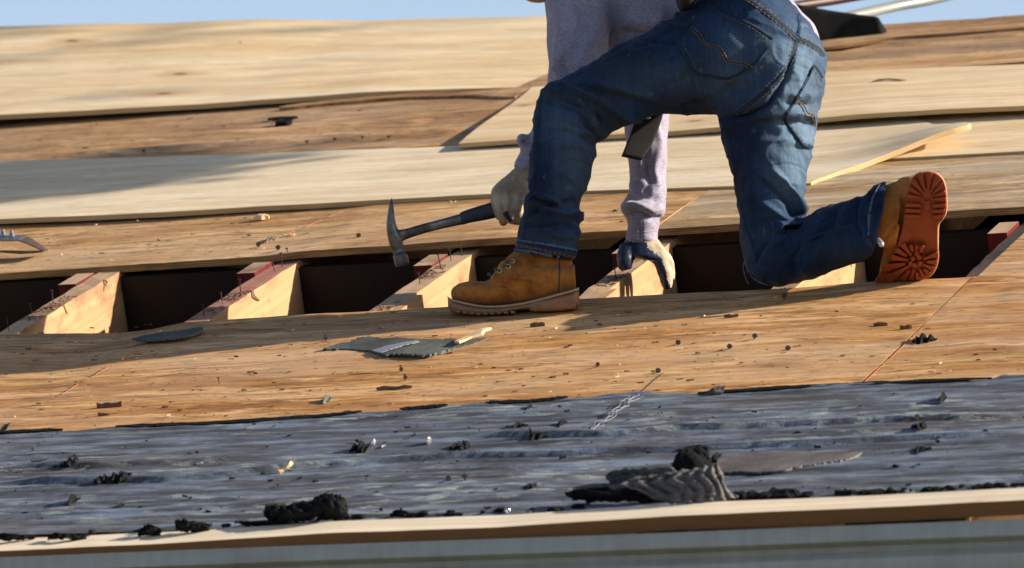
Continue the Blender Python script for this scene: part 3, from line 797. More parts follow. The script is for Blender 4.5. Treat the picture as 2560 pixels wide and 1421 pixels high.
jf = [  # (image line, height, width in image units)
    ([(1365, 214), (1420, 222), (1500, 250), (1560, 285), (1610, 305)], .0085, 9),
    ([(1385, 235), (1450, 262), (1500, 300), (1520, 325)], -.006, 10),
    ([(1350, 228), (1400, 232), (1450, 252), (1480, 290), (1492, 330)], .007, 8),
    ([(1345, 250), (1400, 262), (1450, 290), (1480, 330)], -.005, 9),
    ([(1345, 290), (1400, 290), (1450, 312), (1485, 345)], .004, 8),
    ([(1360, 330), (1410, 328), (1460, 345), (1488, 368)], -.004, 8),
    ([(1400, 362), (1450, 365), (1484, 385)], .004, 8),
    ([(1440, 215), (1520, 235), (1600, 262), (1690, 275)], -.005, 12),
    ([(1460, 205), (1540, 220), (1640, 250)], .004, 10),
    ([(1570, 125), (1620, 140), (1680, 165)], .004, 9), ([(1600, 95), (1650, 105), (1700, 110)], -.005, 8), ([(1650, 62), (1690, 70), (1730, 68)], .005, 8), ([(1660, 45), (1710, 48), (1760, 30)], -.004, 8),
    # shin and stacked hem
    ([(1320, 500), (1360, 522), (1410, 535), (1448, 528)], .010, 9), ([(1312, 540), (1350, 520), (1400, 512), (1440, 500)], -.007, 8),
    ([(1310, 470), (1345, 500), (1400, 520)], -.006, 9), ([(1325, 480), (1380, 500), (1440, 540), (1452, 560)], .007, 8), ([(1300, 560), (1350, 570), (1400, 560), (1450, 575)], -.006, 9),
    ([(1330, 570), (1390, 590), (1440, 590)], .005, 9), ([(1345, 250), (1340, 400), (1325, 520)], .003, 6), ([(1385, 400), (1380, 470)], .003, 8),
    # seat
    ([(1800, 230), (1880, 215), (1940, 160)], -.006, 18), ([(1965, 235), (2010, 240), (2055, 235)], .004, 9), ([(1960, 260), (2010, 262), (2050, 262)], -.004, 8), ([(1985, 285), (2040, 290)], .004, 8),
    ([(1880, 305), (1960, 300), (2035, 312)], -.004, 12), ([(1870, 355), (1960, 352), (2030, 362)], .003, 11),
    # crotch pulls
    ([(1800, 298), (1860, 290), (1920, 262), (1965, 200), (1990, 120)], -.010, 7),
    ([(1790, 250), (1700, 272), (1600, 290)], -.005, 12),
    # back of the bent knee
    ([(2008, 548), (1985, 490), (1955, 450), (1925, 420)], .011, 8), ([(2000, 560), (1970, 510), (1930, 470), (1890, 440)], -.008, 9), ([(1995, 565), (1950, 540), (1900, 500)], .006, 8),
    ([(2008, 552), (1975, 560), (1950, 560), (1945, 575), (1960, 582)], .011, 6), ([(2003, 566), (1975, 571), (1962, 570)], -.012, 5), ([(1990, 575), (1950, 600), (1915, 625), (1900, 660)], .006, 9),
    ([(1925, 600), (1895, 640), (1880, 670)], -.006, 9), ([(2100, 515), (2075, 560), (2030, 600)], -.004, 12), ([(2150, 500), (2120, 520), (2100, 560), (2090, 600)], .004, 11),
    ([(2180, 480), (2150, 505), (2140, 560), (2160, 610)], -.005, 9), ([(2200, 470), (2165, 510), (2152, 545), (2175, 600)], .006, 8), ([(2000, 690), (2040, 640), (2060, 600)], .004, 14),
    ([(2150, 545), (2100, 560), (2050, 590), (2000, 620)], -.003, 9), ([(1985, 700), (1975, 650), (2000, 610)], -.004, 9)]
def jx(c, q):
    a = nz(c[:, 0]*18+c[:, 2]*4, c[:, 2]*26+c[:, 1]*9, 41, 4)*.0026
    b = nz(c[:, 0]*50, c[:, 2]*42+c[:, 1]*30, 42, 3)*.0011
    g = np.clip(1-np.abs(nz(c[:, 0]*16+c[:, 2]*16, c[:, 2]*16-c[:, 0]*16, 45, 2))*2.2, 0, 1)**2*.0030
    g2 = np.clip(1-np.abs(nz(c[:, 0]*9-c[:, 2]*22, c[:, 2]*12+c[:, 1]*12, 46, 2))*2.4, 0, 1)**2*.0030
    return a+b+g-g2
folds(jeans_me, [(a, b*2.0, c*.85) for a, b, c in jf], jx)
jc = getco(jeans_me); jq = proj(jc)
# texture frame follows the legs: across, along
setattr3(jeans_me, jc)
wv = np.zeros(len(jc))
for (cx, cy, rx, ry, a) in ((1990, 330, 60, 120, .6), (1975, 420, 60, 90, .55), (2020, 180, 50, 110, .55), (1960, 130, 60, 90, .5), (1860, 215, 100, 60, .35), (1650, 200, 150, 70, .22), (1440, 420, 60, 120, .35), (1400, 300, 60, 60, .35),
                            (1840, 120, 70, 60, .3), (2020, 330, 22, 26, .5), (1880, 620, 60, 60, .2), (1400, 610, 70, 25, .25)):
    wv += a*np.exp(-((jq[:, 0]-cx)/rx)**2-((jq[:, 1]-cy)/ry)**2)
wv = np.clip(wv*(1+.35*nz(jc[:, 0]*20, jc[:, 2]*20, 77)), 0, 1)
at = jeans_me.attributes.new('wear', 'FLOAT', 'POINT'); at.data.foreach_set('value', wv)
jeans = link('jeans', jeans_me, DENIM, man)

def tree_of(o):
    me = o.data; c = getco(me)+wloc(o)
    return BVHTree.FromPolygons([tuple(p) for p in c], [tuple(p.vertices) for p in me.polygons])
JT = tree_of(jeans)
def tree_of2(pk):
    V = []; F = []
    for o in (jeans, pk):
        n0 = len(V); V += [tuple(p) for p in getco(o.data)+wloc(o)]; F += [tuple(i+n0 for i in p.vertices) for p in o.data.polygons]
    return BVHTree.FromPolygons(V, F)
def hit(T, px, py, default=None):
    d = ray(px, py); d = d/np.linalg.norm(d)
    r = T.ray_cast(Vector(CAM+d*8), Vector(d))
    if r[0] is None: return default
    n = np.array(r[1]); n = n if n@fwd < 0 else -n
    return np.array(r[0]), n
def resample(pl, step):
    p = np.array(pl, float); q = cr(p, max(len(p)*8, 8)) if len(p) > 2 else p
    L = np.r_[0, np.cumsum(np.linalg.norm(np.diff(q, axis=0), axis=1))]; m = max(2, int(L[-1]/step)+1); t = np.linspace(0, L[-1], m)
    return np.stack([np.interp(t, L, q[:, 0]), np.interp(t, L, q[:, 1])], 1)
def seam(name, T, pl, wpx, lift, mat, parent, step=5, wob=0, shape=(0, 1, 1, 1, 0)):
    """raised strip that follows the cloth underneath"""
    c = resample(pl, step); vs = []; fs = []; P = []; prev = None
    k = len(shape); rows = 0
    for i in range(len(c)):
        t = c[min(i+1, len(c)-1)]-c[max(i-1, 0)]; t = t/(np.linalg.norm(t)+1e-9); n2 = np.array([-t[1], t[0]])
        row = []
        for j in range(k):
            w_ = (j/(k-1)-.5)*wpx*(1+wob*math.sin(i*1.7)+wob*random.uniform(-1, 1)); h = hit(T, *(c[i]+n2*w_))
            if h is None: row = None; break
            row.append(h[0]+h[1]*(lift*shape[j]-.0006*(shape[j] == 0)))
        if row is None: prev = None; continue
        base = len(vs); vs += row
        if prev is not None: fs += [(prev+j, prev+j+1, base+j+1, base+j) for j in range(k-1)]
        prev = base
    if not fs: return None
    me = mesh(vs, fs, None, vs, name); fix(me)
    return link(name, me, mat, parent)
def stitches(name, T, lines, mat, parent, dash=7, gap=3.5, r=.0007, lift=.0016):
    parts = []
    for pl in lines:
        c = resample(pl, 1.0); L = len(c); i = 0
        while i+dash < L:
            h = [hit(T, *c[j]) for j in (i, i+int(dash/2), i+int(dash))]
            if all(h): parts.append(tube([x[0]+x[1]*lift for x in h], r, 4))
            i += int(dash+gap)
    vs, fs = join(parts); o = obj(name, vs, fs, mat, parent, None, vs); o['kind'] = 'stuff'; return o
# seams
s1 = seam('seat_seam', JT, [(1992, 96), (1985, 128), (1970, 165), (1945, 200), (1910, 232), (1870, 265), (1835, 290), (1800, 303)], 13, .0022, SEAMD, jeans)
stitches('stitching', JT, [[(1985, 96), (1978, 128), (1962, 163), (1936, 197), (1902, 228), (1864, 259), (1828, 284)], [(1997, 102), (1990, 133), (1976, 168), (1950, 204), (1914, 237), (1875, 270), (1840, 295)]], GOLD, s1)
s2 = seam('yoke_seam', JT, [(1850, -12), (1880, 5), (1920, 32), (1960, 66), (1992, 96)], 12, .002, SEAMD, jeans)
stitches('stitching', JT, [[(1850, -16), (1884, 3), (1923, 29), (1963, 62), (1994, 90)], [(1845, -8), (1878, 10), (1915, 36), (1955, 70), (1988, 100)]], GOLD, s2, dash=9, r=.0009)
s3 = seam('yoke_seam', JT, [(1996, 98), (2020, 108), (2045, 124), (2060, 140)], 12, .002, SEAMD, jeans)
stitches('stitching', JT, [[(1998, 93), (2022, 103), (2046, 118), (2058, 130)], [(1996, 103), (2018, 113), (2042, 130), (2055, 143)]], GOLD, s3, dash=9, r=.0009)
seam('inner_seam', JT, [(1812, 330), (1822, 370), (1834, 430), (1848, 500), (1864, 560), (1880, 610), (1895, 650)], 9, .0014, SEAMD, jeans)
seam('shin_seam', JT, [(1900, 662), (1940, 650), (1975, 635), (2000, 612), (2040, 590), (2090, 575), (2140, 560), (2165, 552)], 9, .0016, SEAMD, jeans)
seam('side_seam', JT, [(1352, 240), (1346, 330), (1335, 430), (1322, 520), (1308, 600)], 7, .0012, SEAMD, jeans)
seam('belt_loop', JT, [(1995, 36), (1999, 60), (1994, 92)], 11, .003, DENIM, jeans)
# waistband under the shirt
# pockets: thin patches on the cloth
def patch(name, T, left, right, n, m, lift, mat, parent, th=.0016):
    """left and right outlines run from top to bottom; filled between"""
    def rs(pl, k):
        p = np.array(pl, float); L = np.r_[0, np.cumsum(np.linalg.norm(np.diff(p, axis=0), axis=1))]; t = np.linspace(0, L[-1], k)
        return np.stack([np.interp(t, L, p[:, 0]), np.interp(t, L, p[:, 1])], 1)
    a = rs(left, n); b = rs(right, n); top = []; last = None
    for i in range(n):
        for j in range(m):
            q = a[i]+(b[i]-a[i])*j/(m-1); h = hit(T, *q)
            if h is None: h = last if last else hit(T, *(a[i]*.7+b[i]*.3))
            last = h; top.append((h[0], h[1]))
    e = lambda i, j: 1.0
    vs = [p+nn*lift for p, nn in top]+[p-nn*.001 for p, nn in top]; N0 = n*m; fs = []
    for i in range(n-1):
        for j in range(m-1): q = i*m+j; fs.append((q, q+1, q+m+1, q+m))
    ring = [j for j in range(m)]+[i*m+m-1 for i in range(1, n)]+[(n-1)*m+j for j in range(m-2, -1, -1)]+[i*m for i in range(n-2, 0, -1)]
    for x in range(len(ring)): fs.append((ring[x], ring[(x+1) % len(ring)], ring[(x+1) % len(ring)]+N0, ring[x]+N0))
    me = mesh(vs, fs, None, vs, name); fix(me)
    q = proj(np.array(vs)); kd = [JT.find_nearest(Vector(v))[2] for v in vs]
    w_ = [wv[jeans.data.polygons[i].vertices[0]] if i is not None else 0 for i in kd]
    at = me.attributes.new('wear', 'FLOAT', 'POINT'); at.data.foreach_set('value', [x*.9+.04 for x in w_])
    return sharp(link(name, me, mat, parent), 50)
pk1 = patch('back_pocket', JT, [(1776, 10), (1735, 55), (1694, 108), (1715, 150), (1736, 188), (1776, 196)], [(1940, 95), (1920, 128), (1895, 160), (1862, 184), (1824, 203), (1800, 200)], 26, 26, .0028, DENIM, jeans)
pk2 = patch('back_pocket', JT, [(2034, 158), (2012, 210), (1984, 255), (1958, 298), (1982, 335), (2008, 370)], [(2058, 196), (2055, 230), (2048, 270), (2040, 310), (2035, 345), (2030, 373)], 26, 14, .0028, DENIM, jeans)
def pocket_seams(pk, outline, inner, arcs):
    T2 = tree_of2(pk)
    for pl in outline: seam('pocket_edge', T2, pl, 9, .0022, SEAMD, pk)
    stitches('stitching', T2, inner, GOLD, pk, dash=6, gap=4, r=.0007, lift=.0020)
    stitches('stitching', T2, arcs, GOLD, pk, dash=8, gap=1, r=.0010, lift=.0016)
pocket_seams(pk1, [[(1778, 17), (1830, 38), (1885, 66), (1932, 98)], [(1772, 22), (1736, 62), (1701, 110), (1720, 150), (1740, 182), (1776, 190), (1820, 196), (1860, 177), (1894, 153), (1917, 122)]],
             [[(1780, 24), (1830, 46), (1884, 74), (1924, 102)], [(1710, 112), (1728, 148), (1746, 176), (1780, 184), (1818, 190)]],
             [[(1734, 72), (1750, 84), (1762, 106), (1775, 112), (1800, 118), (1812, 134), (1822, 152), (1840, 154), (1862, 158), (1880, 168)], [(1730, 78), (1745, 90), (1757, 110), (1770, 116), (1795, 124), (1807, 140), (1818, 157), (1836, 160), (1858, 164), (1874, 173)]])
pocket_seams(pk2, [[(2036, 164), (2048, 180), (2056, 195)], [(2032, 168), (2010, 214), (1984, 258), (1963, 298), (1986, 334), (2010, 364), (2030, 367)]],
             [[(2034, 172), (2046, 188), (2054, 203)], [(1971, 300), (1992, 332), (2013, 358), (2030, 360)]],
             [[(1990, 250), (2008, 262), (2018, 282), (2030, 286), (2038, 300), (2037, 320)], [(1988, 256), (2004, 268), (2014, 288), (2027, 291), (2034, 302), (2034, 318)]])
# hems with fray
def ring(name, T, pl, wpx, lift, mat, parent, **k): return seam(name, T, pl, wpx, lift, mat, parent, step=4, **k)
h1 = ring('hem', JT, [(1293, 612), (1330, 618), (1380, 628), (1438, 643)], 22, .0035, DENIM, jeans)
ring('frayed_edge', JT, [(1294, 601), (1330, 606), (1380, 614), (1440, 626)], 7, .0055, SEAMF, jeans, wob=.35)
ring('frayed_edge', JT, [(1291, 624), (1330, 630), (1380, 638), (1436, 651)], 7, .0055, SEAMF, jeans, wob=.35)
stitches('stitching', JT, [[(1294, 613), (1330, 619), (1380, 628), (1438, 642)], [(1294, 616), (1330, 622), (1380, 632), (1438, 646)]], GOLD, h1, dash=9, gap=2, r=.0011, lift=.0045)
ring('hem', JT, [(2210, 460), (2194, 485), (2186, 530), (2182, 580), (2182, 618)], 16, .0035, DENIM, jeans)
ring('frayed_edge', JT, [(2202, 464), (2186, 490), (2177, 532), (2173, 590)], 5, .005, SEAMF, jeans, wob=.4)
# frayed threads at the torn knee
for a in ([(1866, 650), (1858, 662), (1862, 690), (1872, 712)], [(1862, 655), (1870, 672), (1878, 690), (1890, 702), (1905, 707)], [(1885, 697), (1900, 708), (1920, 714)], [(1858, 655), (1866, 668), (1868, 685)]):
    vs, fs = tube([W(x, y, -.415+.0*i) for i, (x, y) in enumerate(a)], .0011, 5, 16); obj('loose_thread', vs, fs, SEAMF, jeans, None, vs)
vs, fs = tube([W(2195, 597, -.62), W(2203, 610, -.63), (W(2205, 617, -.63))], [.004, .0065, .004], 6, 8); obj('white_tag', vs, fs, SILVER, jeans, None, vs)

# ---- hooded top
torso = [(2066, 150, 1770, -60, -.20, .10), (2040, 70, 1730, -40, -.16, .12), (1985, 5, 1705, 30, -.12, .135), (1900, -110, 1700, 80, -.06, .14), (1800, -200, 1660, 112, .02, .15), (1700, -250, 1595, 140, .06, .16),
         (1600, -280, 1535, 136, .10, .17), (1500, -290, 1480, 60, .13, .16), (1430, -260, 1430, 0, .17, .10)]
arm_l = [(1390, -230, 1520, -250, .10, .06), (1366, -120, 1545, -120, .05, .08), (1360, 0, 1532, 0, .02, .078), (1366, 60, 1524, 70, .0, .075), (1367, 120, 1520, 130, -.02, .072), (1371, 180, 1508, 215, -.03, .068), (1362, 235, 1480, 280, -.03, .06),
         (1338, 300, 1440, 330, -.03, .052), (1318, 345, 1410, 370, -.03, .048), (1300, 380, 1380, 395, -.03, .042), (1290, 405, 1362, 418, -.03, .038), (1284, 418, 1352, 432, -.03, .036)]
arm_r = [(1480, -200, 1660, -230, .22, .07), (1500, -100, 1675, -100, .20, .075), (1545, 40, 1695, 40, .17, .072), (1560, 150, 1688, 150, .12, .066), (1566, 250, 1676, 240, .08, .060), (1560, 320, 1673, 300, .05, .056), (1568, 380, 1668, 370, .03, .052),
         (1573, 430, 1666, 430, .02, .050), (1570, 480, 1668, 485, .01, .050), (1553, 515, 1664, 520, .0, .052), (1556, 532, 1662, 540, .0, .052), (1568, 556, 1650, 560, .0, .042), (1567, 580, 1646, 582, .0, .038), (1564, 604, 1648, 608, .0, .037)]
top_me = fused([loft(torso, 28), loft(arm_l, 24), loft(arm_r, 24), ball(1545, 92, .07, .045, .045, .06), ball(1308, 352, -.035, .016, .016, .03)], .0042, 7, .6)
tf = [([(1400, 20), (1398, 90), (1392, 150), (1400, 200)], .006, 10), ([(1440, 10), (1450, 80), (1430, 160)], -.006, 12), ([(1500, 0), (1495, 60), (1480, 120)], .005, 12), ([(1395, 150), (1420, 190), (1450, 210)], -.006, 9), ([(1385, 180), (1402, 160), (1412, 110)], .005, 7),
      ([(1300, 352), (1330, 362), (1360, 352)], -.006, 6), ([(1300, 370), (1330, 376), (1370, 370)], .005, 6), ([(1295, 395), (1325, 392), (1350, 398)], -.004, 5),
      ([(1553, 520), (1590, 512), (1630, 528), (1662, 520)], .008, 8), ([(1565, 545), (1600, 535), (1640, 552), (1660, 540)], -.008, 8), ([(1575, 500), (1610, 490), (1655, 500)], -.006, 9), ([(1572, 470), (1600, 455), (1640, 470)], .004, 9),
      ([(1640, 300), (1650, 360), (1635, 430), (1650, 480)], .005, 8), ([(1620, 310), (1610, 380), (1625, 450), (1610, 500)], -.005, 10), ([(1600, 560), (1602, 600)], -.003, 4),
      ([(1560, 40), (1620, 60), (1680, 50)], .006, 18), ([(1545, 80), (1600, 92), (1660, 75)], -.008, 12), ([(1640, -10), (1660, 30), (1640, 60)], .005, 12)]
folds(top_me, [(a, b*1.5, c) for a, b, c in tf], lambda c, q: nz(c[:, 0]*22, c[:, 2]*22+c[:, 1]*9, 51, 4)*.0020)
setattr3(top_me, getco(top_me))
hoodie = link('hooded_top', top_me, SWEAT, man)
HT = tree_of(hoodie)
for pl, nm in (([(1567, 574), (1605, 580), (1647, 576)], 'cuff_seam'), ([(1602, 545), (1603, 575), (1602, 606)], 'sleeve_seam'), ([(1292, 402), (1320, 410), (1352, 416)], 'cuff_seam')):
    seam(nm, HT, pl, 4, .0012, SWEAT, hoodie)

# ---- gloves
gl = [(1298, 412, 1360, 424, -.03, .030), (1278, 428, 1356, 440, -.03, .034), (1252, 450, 1350, 462, -.03, .038), (1231, 472, 1345, 490, -.03, .040), (1226, 500, 1340, 515, -.03, .040), (1228, 528, 1330, 542, -.03, .036), (1244, 550, 1320, 558, -.03, .030), (1268, 560, 1312, 565, -.03, .02)]
def finger(pts, r, m=18): return tube([W(*p) for p in pts], r, 12, m)
gfing = [finger([(1255, 478, -.045), (1250, 505, -.058), (1254, 532, -.062), (1268, 550, -.055)], [.012, .0115, .011, .009]),
         finger([(1278, 470, -.045), (1270, 500, -.062), (1275, 535, -.066), (1292, 556, -.058)], [.012, .0115, .011, .009]),
         finger([(1302, 475, -.045), (1294, 505, -.062), (1299, 540, -.064), (1316, 558, -.056)], [.012, .011, .0105, .0085]),
         finger([(1325, 480, -.05), (1318, 510, -.085), (1325, 545, -.085), (1340, 560, -.065)], [.011, .010, .0095, .008])]
g_me = fused([loft(gl, 22)]+gfing, .0028, 4, .5)
folds(g_me, [([(1285, 440), (1330, 450)], .002, 4), ([(1290, 480), (1275, 520), (1272, 550)], -.003, 5), ([(1250, 500), (1300, 512)], .002, 8)], lambda c, q: nz(c[:, 0]*60, c[:, 2]*60, 61, 3)*.0008)
setattr3(g_me, getco(g_me))
glove_l = link('work_glove', g_me, KNIT, man); GT = tree_of(glove_l)
tag(glove_l, 'cream knitted glove gripping the hammer handle')
seam('rubber_coating', GT, [(1263, 530), (1270, 546), (1284, 560), (1306, 567)], 15, .0035, NAVY, glove_l, step=3, shape=(0, .7, 1, .7, 0))
thumb = finger([(1310, 500, .02), (1285, 520, .02), (1262, 540, .0), (1258, 556, -.03)], [.013, .012, .011, .009])
obj('thumb', thumb[0], thumb[1], KNIT, glove_l, None, thumb[0])
# right hand bent over the rafter: thumb and first finger left, the others hooked to the right
palm = [(1572, 592, 1642, 596, .0, .030), (1560, 606, 1654, 610, .0, .034), (1552, 622, 1664, 626, -.005, .036), (1556, 638, 1668, 642, -.01, .034), (1590, 648, 1668, 656, -.01, .028)]
rf = [finger([(1572, 622, -.01), (1564, 642, -.025), (1563, 660, -.03), (1566, 676, -.03)], [.022, .020, .017, .012]),
      finger([(1580, 625, .01), (1562, 645, .02), (1556, 662, .02), (1562, 672, .02)], [.015, .013, .011, .009]),
      finger([(1632, 628, -.01), (1652, 650, -.02), (1662, 680, -.025), (1667, 705, -.025), (1668, 721, -.022)], [.022, .0185, .0165, .014, .010]),
      finger([(1630, 630, .005), (1650, 655, .01), (1660, 685, .01), (1664, 708, .01)], [.015, .0135, .012, .010]),
      finger([(1645, 625, .02), (1668, 650, .03), (1674, 678, .035), (1676, 700, .035)], [.015, .0125, .0115, .009])]
r_me = fused([loft(palm, 22)]+rf, .0026, 3, .5)
folds(r_me, [], lambda c, q: nz(c[:, 0]*60, c[:, 2]*60, 63, 3)*.0008)
setattr3(r_me, getco(r_me))
# the coated palm and finger pads are the navy side: chosen by where the rubber was dipped
q = proj(getco(r_me)); 
glove_r = link('work_glove', r_me, KNIT, man); glove_r.data.materials.append(NAVY)
edge = np.array([(1540, 590), (1566, 603), (1590, 618), (1606, 622), (1620, 632), (1640, 640), (1652, 660), (1660, 690), (1667, 722)], float)
mi = []
for p in r_me.polygons:
    c = q[list(p.vertices)].mean(0); yy = np.interp(c[0], [1540, 1556, 1570, 1600, 1620, 1640, 1655, 1664, 1672, 1690], [604, 604, 602, 612, 622, 632, 650, 676, 712, 735])
    mi.append(1 if (c[1] > yy+2.0*math.sin(c[0]*.6) or (c[0] < 1618 and c[1] > 606)) else 0)
r_me.polygons.foreach_set('material_index', mi)
tag(glove_r, 'cream glove with navy rubber palm and fingers hooked over a rafter')

# ---- black strap hanging from the belt
vs = []; st = [(1596, 262, 1660, 270, .0, .0), (1592, 290, 1654, 300, .0, 0), (1572, 345, 1632, 358, -.01, 0), (1553, 392, 1603, 402, -.02, 0)]
vs, fs = loft([(a, b, c, d, e-.09, .0035) for a, b, c, d, e, f in st], 20, 14, ex=5)
strap = obj('belt_strap', vs, fs, BLACKW, man, None, vs)
tag(strap, 'black strap end hanging under the raised thigh')
vs, fs = ball(1620, 295, -.096, .006, .0035, .003, 8); obj('snap_button', vs, fs, BRASS, strap, None, vs)
# belt seen at the front of the waist
vs, fs = loft([(1688, -20, 1745, -30, -.30, .10), (1692, 10, 1740, 0, -.30, .10), (1700, 26, 1725, 22, -.29, .08)], 20, 10, ex=3); obj('belt', vs, fs, BLACKW, man, None, vs)

# ---- boots
B = -.335
sole_l = [(1119, 742, 1120, 772, B+.10, .012), (1124, 748, 1133, 782, B+.10, .034), (1150, 755, 1155, 787, B+.09, .044), (1200, 765, 1200, 790, B+.08, .050), (1250, 766, 1250, 787, B+.06, .050), (1300, 760, 1300, 776, B+.04, .043), (1345, 750, 1350, 774, B+.02, .038),
          (1390, 738, 1395, 774, B, .038), (1430, 727, 1436, 771, B-.01, .036), (1447, 722, 1449, 766, B-.015, .022)]
upper_l = [(1127, 728, 1128, 745, B+.10, .012), (1134, 718, 1136, 752, B+.10, .032), (1150, 708, 1152, 757, B+.09, .041), (1175, 704, 1178, 763, B+.085, .046), (1205, 704, 1208, 766, B+.075, .048), (1222, 699, 1236, 766, B+.065, .046), (1238, 676, 1266, 764, B+.055, .042), (1256, 652, 1306, 758, B+.04, .038),
           (1290, 655, 1350, 750, B+.03, .036), (1350, 665, 1390, 742, B+.02, .036), (1410, 665, 1425, 730, B+.01, .033), (1436, 660, 1440, 722, B-.01, .020)]
shaft_l = [(1246, 690, 1420, 716, -.315, .034), (1256, 662, 1434, 690, -.300, .036), (1268, 643, 1433, 668, -.288, .038), (1288, 625, 1428, 645, -.277, .040), (1298, 600, 1418, 620, -.275, .040)]
b_me = fused([loft(upper_l, 24), loft(shaft_l, 24)], .003, 4, .5)
folds(b_me, [([(1222, 722), (1224, 712), (1258, 706)], -.002, 4), ([(1225, 716), (1262, 718), (1285, 735), (1300, 752)], -.003, 3.5), ([(1398, 648), (1398, 700), (1396, 733)], -.0025, 3), ([(1402, 648), (1402, 700), (1400, 733)], .0015, 3), ([(1222, 714), (1262, 660)], .0025, 4), ([(1360, 690), (1372, 715)], -.003, 7),
             ([(1240, 700), (1280, 690), (1320, 695)], .0015, 8), ([(1160, 715), (1210, 712)], .001, 9)], lambda c, q: nz(c[:, 0]*30, c[:, 2]*40, 71, 4)*.0010)
setattr3(b_me, getco(b_me))
boot_l = link('work_boot', b_me, LEATHER, man); tag(boot_l, 'tan nubuck boot planted flat in front of the gap')
LT = tree_of(boot_l)
vs, fs = loft(sole_l, 26, 60, ex=3.2); sl_ = obj('sole', vs, fs, SOLE, boot_l, None, vs)
me = sl_.data; fix(me)
vs, fs = loft([(a, b-3, c, b+5, e, f+.003) for a, b, c, d, e, f in [(x[0], x[1], x[0], x[3], x[4], x[5]) for x in sole_l]], 26, 60, ex=3); w1 = obj('welt', vs, fs, WELT, boot_l, None, vs); fix(w1.data)
# heel block and lugs
vs, fs = loft([(1322, 757, 1323, 772, B+.03, .034), (1330, 752, 1331, 780, B+.025, .037), (1390, 742, 1392, 779, B, .0375), (1435, 731, 1440, 774, B-.012, .033)], 22, 14, ex=5); hb = obj('heel_block', vs, fs, SOLE, sl_, None, vs); fix(hb.data)
for px in list(range(1146, 1286, 17))+list(range(1340, 1436, 20)):
    y = np.interp(px, [1138, 1200, 1290, 1338, 1440], [781, 788, 783, 778, 770]); dd = B+np.interp(px, [1120, 1440], [.095, -.015])
    vs, fs = loft([(px-6, y-6, px-6, y+1.2, dd-.0, .045 if px < 1300 else .036), (px+6, y-6, px+6, y+1.2, dd, .045 if px < 1300 else .036)], 12, 4, ex=6); o = obj('lug', vs, fs, SOLE, sl_, None, vs); fix(o.data)
for (x, y) in ((1232, 690), (1248, 677), (1269, 667), (1279, 655)):
    h = hit(LT, x+2, y)
    if h:
        p, n = h; t = np.cross(n, upv); t /= np.linalg.norm(t); b2 = np.cross(n, t)
        pts = [p+n*.001+.0048*(t*math.cos(a)+b2*math.sin(a)) for a in np.linspace(0, 2*math.pi, 13)]
        vs, fs = tube(pts, .0016, 6); obj('eyelet', vs, fs, BRASS, boot_l, None, vs)
        vs, fs = tube([p+n*.002, W(x-6, y-2, B-.01), W(x-12, y-4, B+.03), W(x-6, y-8, B+.06)], .0022, 6, 12); obj('lace', vs, fs, LACE, boot_l, None, vs)
seam('panel_seam', LT, [(1398, 645), (1399, 690), (1397, 732)], 3.5, .0012, LACE, boot_l)
seam('panel_edge', LT, [(1222, 714), (1224, 722), (1262, 716), (1284, 732), (1302, 750)], 4, .0016, LEATHER, boot_l)
stitches('stitching', LT, [[(1315, 688), (1345, 681), (1370, 672), (1396, 662)], [(1315, 683), (1345, 676), (1370, 667), (1396, 657)], [(1230, 712), (1262, 710), (1290, 728)]], WELT, boot_l, dash=4, gap=3, r=.0006)
seam('toe_piping', LT, [(1150, 708), (1165, 704), (1190, 704)], 2, .0006, LEATHER, boot_l)

# right boot: toe down, tread towards us
RB = -.56
def sole_d(x, y):                   # depth of the tread face
    return float(np.interp(y, [430, 560, 620, 706], [-.625, -.590, -.575, -.500]))+(x-2280)*-.00022
outl = [(2300, 432), (2328, 430), (2350, 440), (2363, 462), (2367, 500), (2366, 530), (2358, 548), (2347, 562), (2345, 590), (2345, 620), (2346, 645), (2340, 670), (2326, 690), (2300, 701), (2250, 705), (2192, 707),
        (2196, 690), (2212, 668), (2228, 645), (2240, 620), (2250, 590), (2257, 560), (2262, 525), (2266, 490), (2274, 458), (2286, 440)]
op = np.array(outl, float); c0 = op.mean(0)
def prism(poly, d0, d1, dfun=sole_d, bev=.0):
    n = len(poly); vs = [W(x, y, dfun(x, y)+d0) for x, y in poly]+[W(x, y, dfun(x, y)+d1) for x, y in poly]
    return vs, [tuple(range(n)), tuple(reversed(range(n, 2*n)))]+[(i, i+n, (i+1) % n+n, (i+1) % n) for i in range(n)]
def rings(poly, depths, insets, dfun=sole_d):
    """stack of outlines with rounded rims"""
    vs = []; fs = []; n = len(poly); p = np.array(poly, float); c = p.mean(0)
    for dz, ins in zip(depths, insets):
        q = p+(c-p)/np.linalg.norm(c-p, axis=1)[:, None]*ins
        vs += [W(x, y, dfun(x, y)+dz) for x, y in q]
    m = len(depths)
    for k in range(m-1): fs += [(k*n+i, k*n+(i+1) % n, (k+1)*n+(i+1) % n, (k+1)*n+i) for i in range(n)]
    c_f = len(vs); vs.append(W(c[0], c[1], dfun(*c)+depths[0])); c_b = len(vs); vs.append(W(c[0], c[1], dfun(*c)+depths[-1]))
    fs += [(c_f, (i+1) % n, i) for i in range(n)]+[(c_b, (m-1)*n+i, (m-1)*n+(i+1) % n) for i in range(n)]
    return vs, fs
dense = resample(outl+[outl[0]], 6)[:-1]
vs, fs = rings(dense, [0, 0, .003, .022], [10, 2, 0, 0])
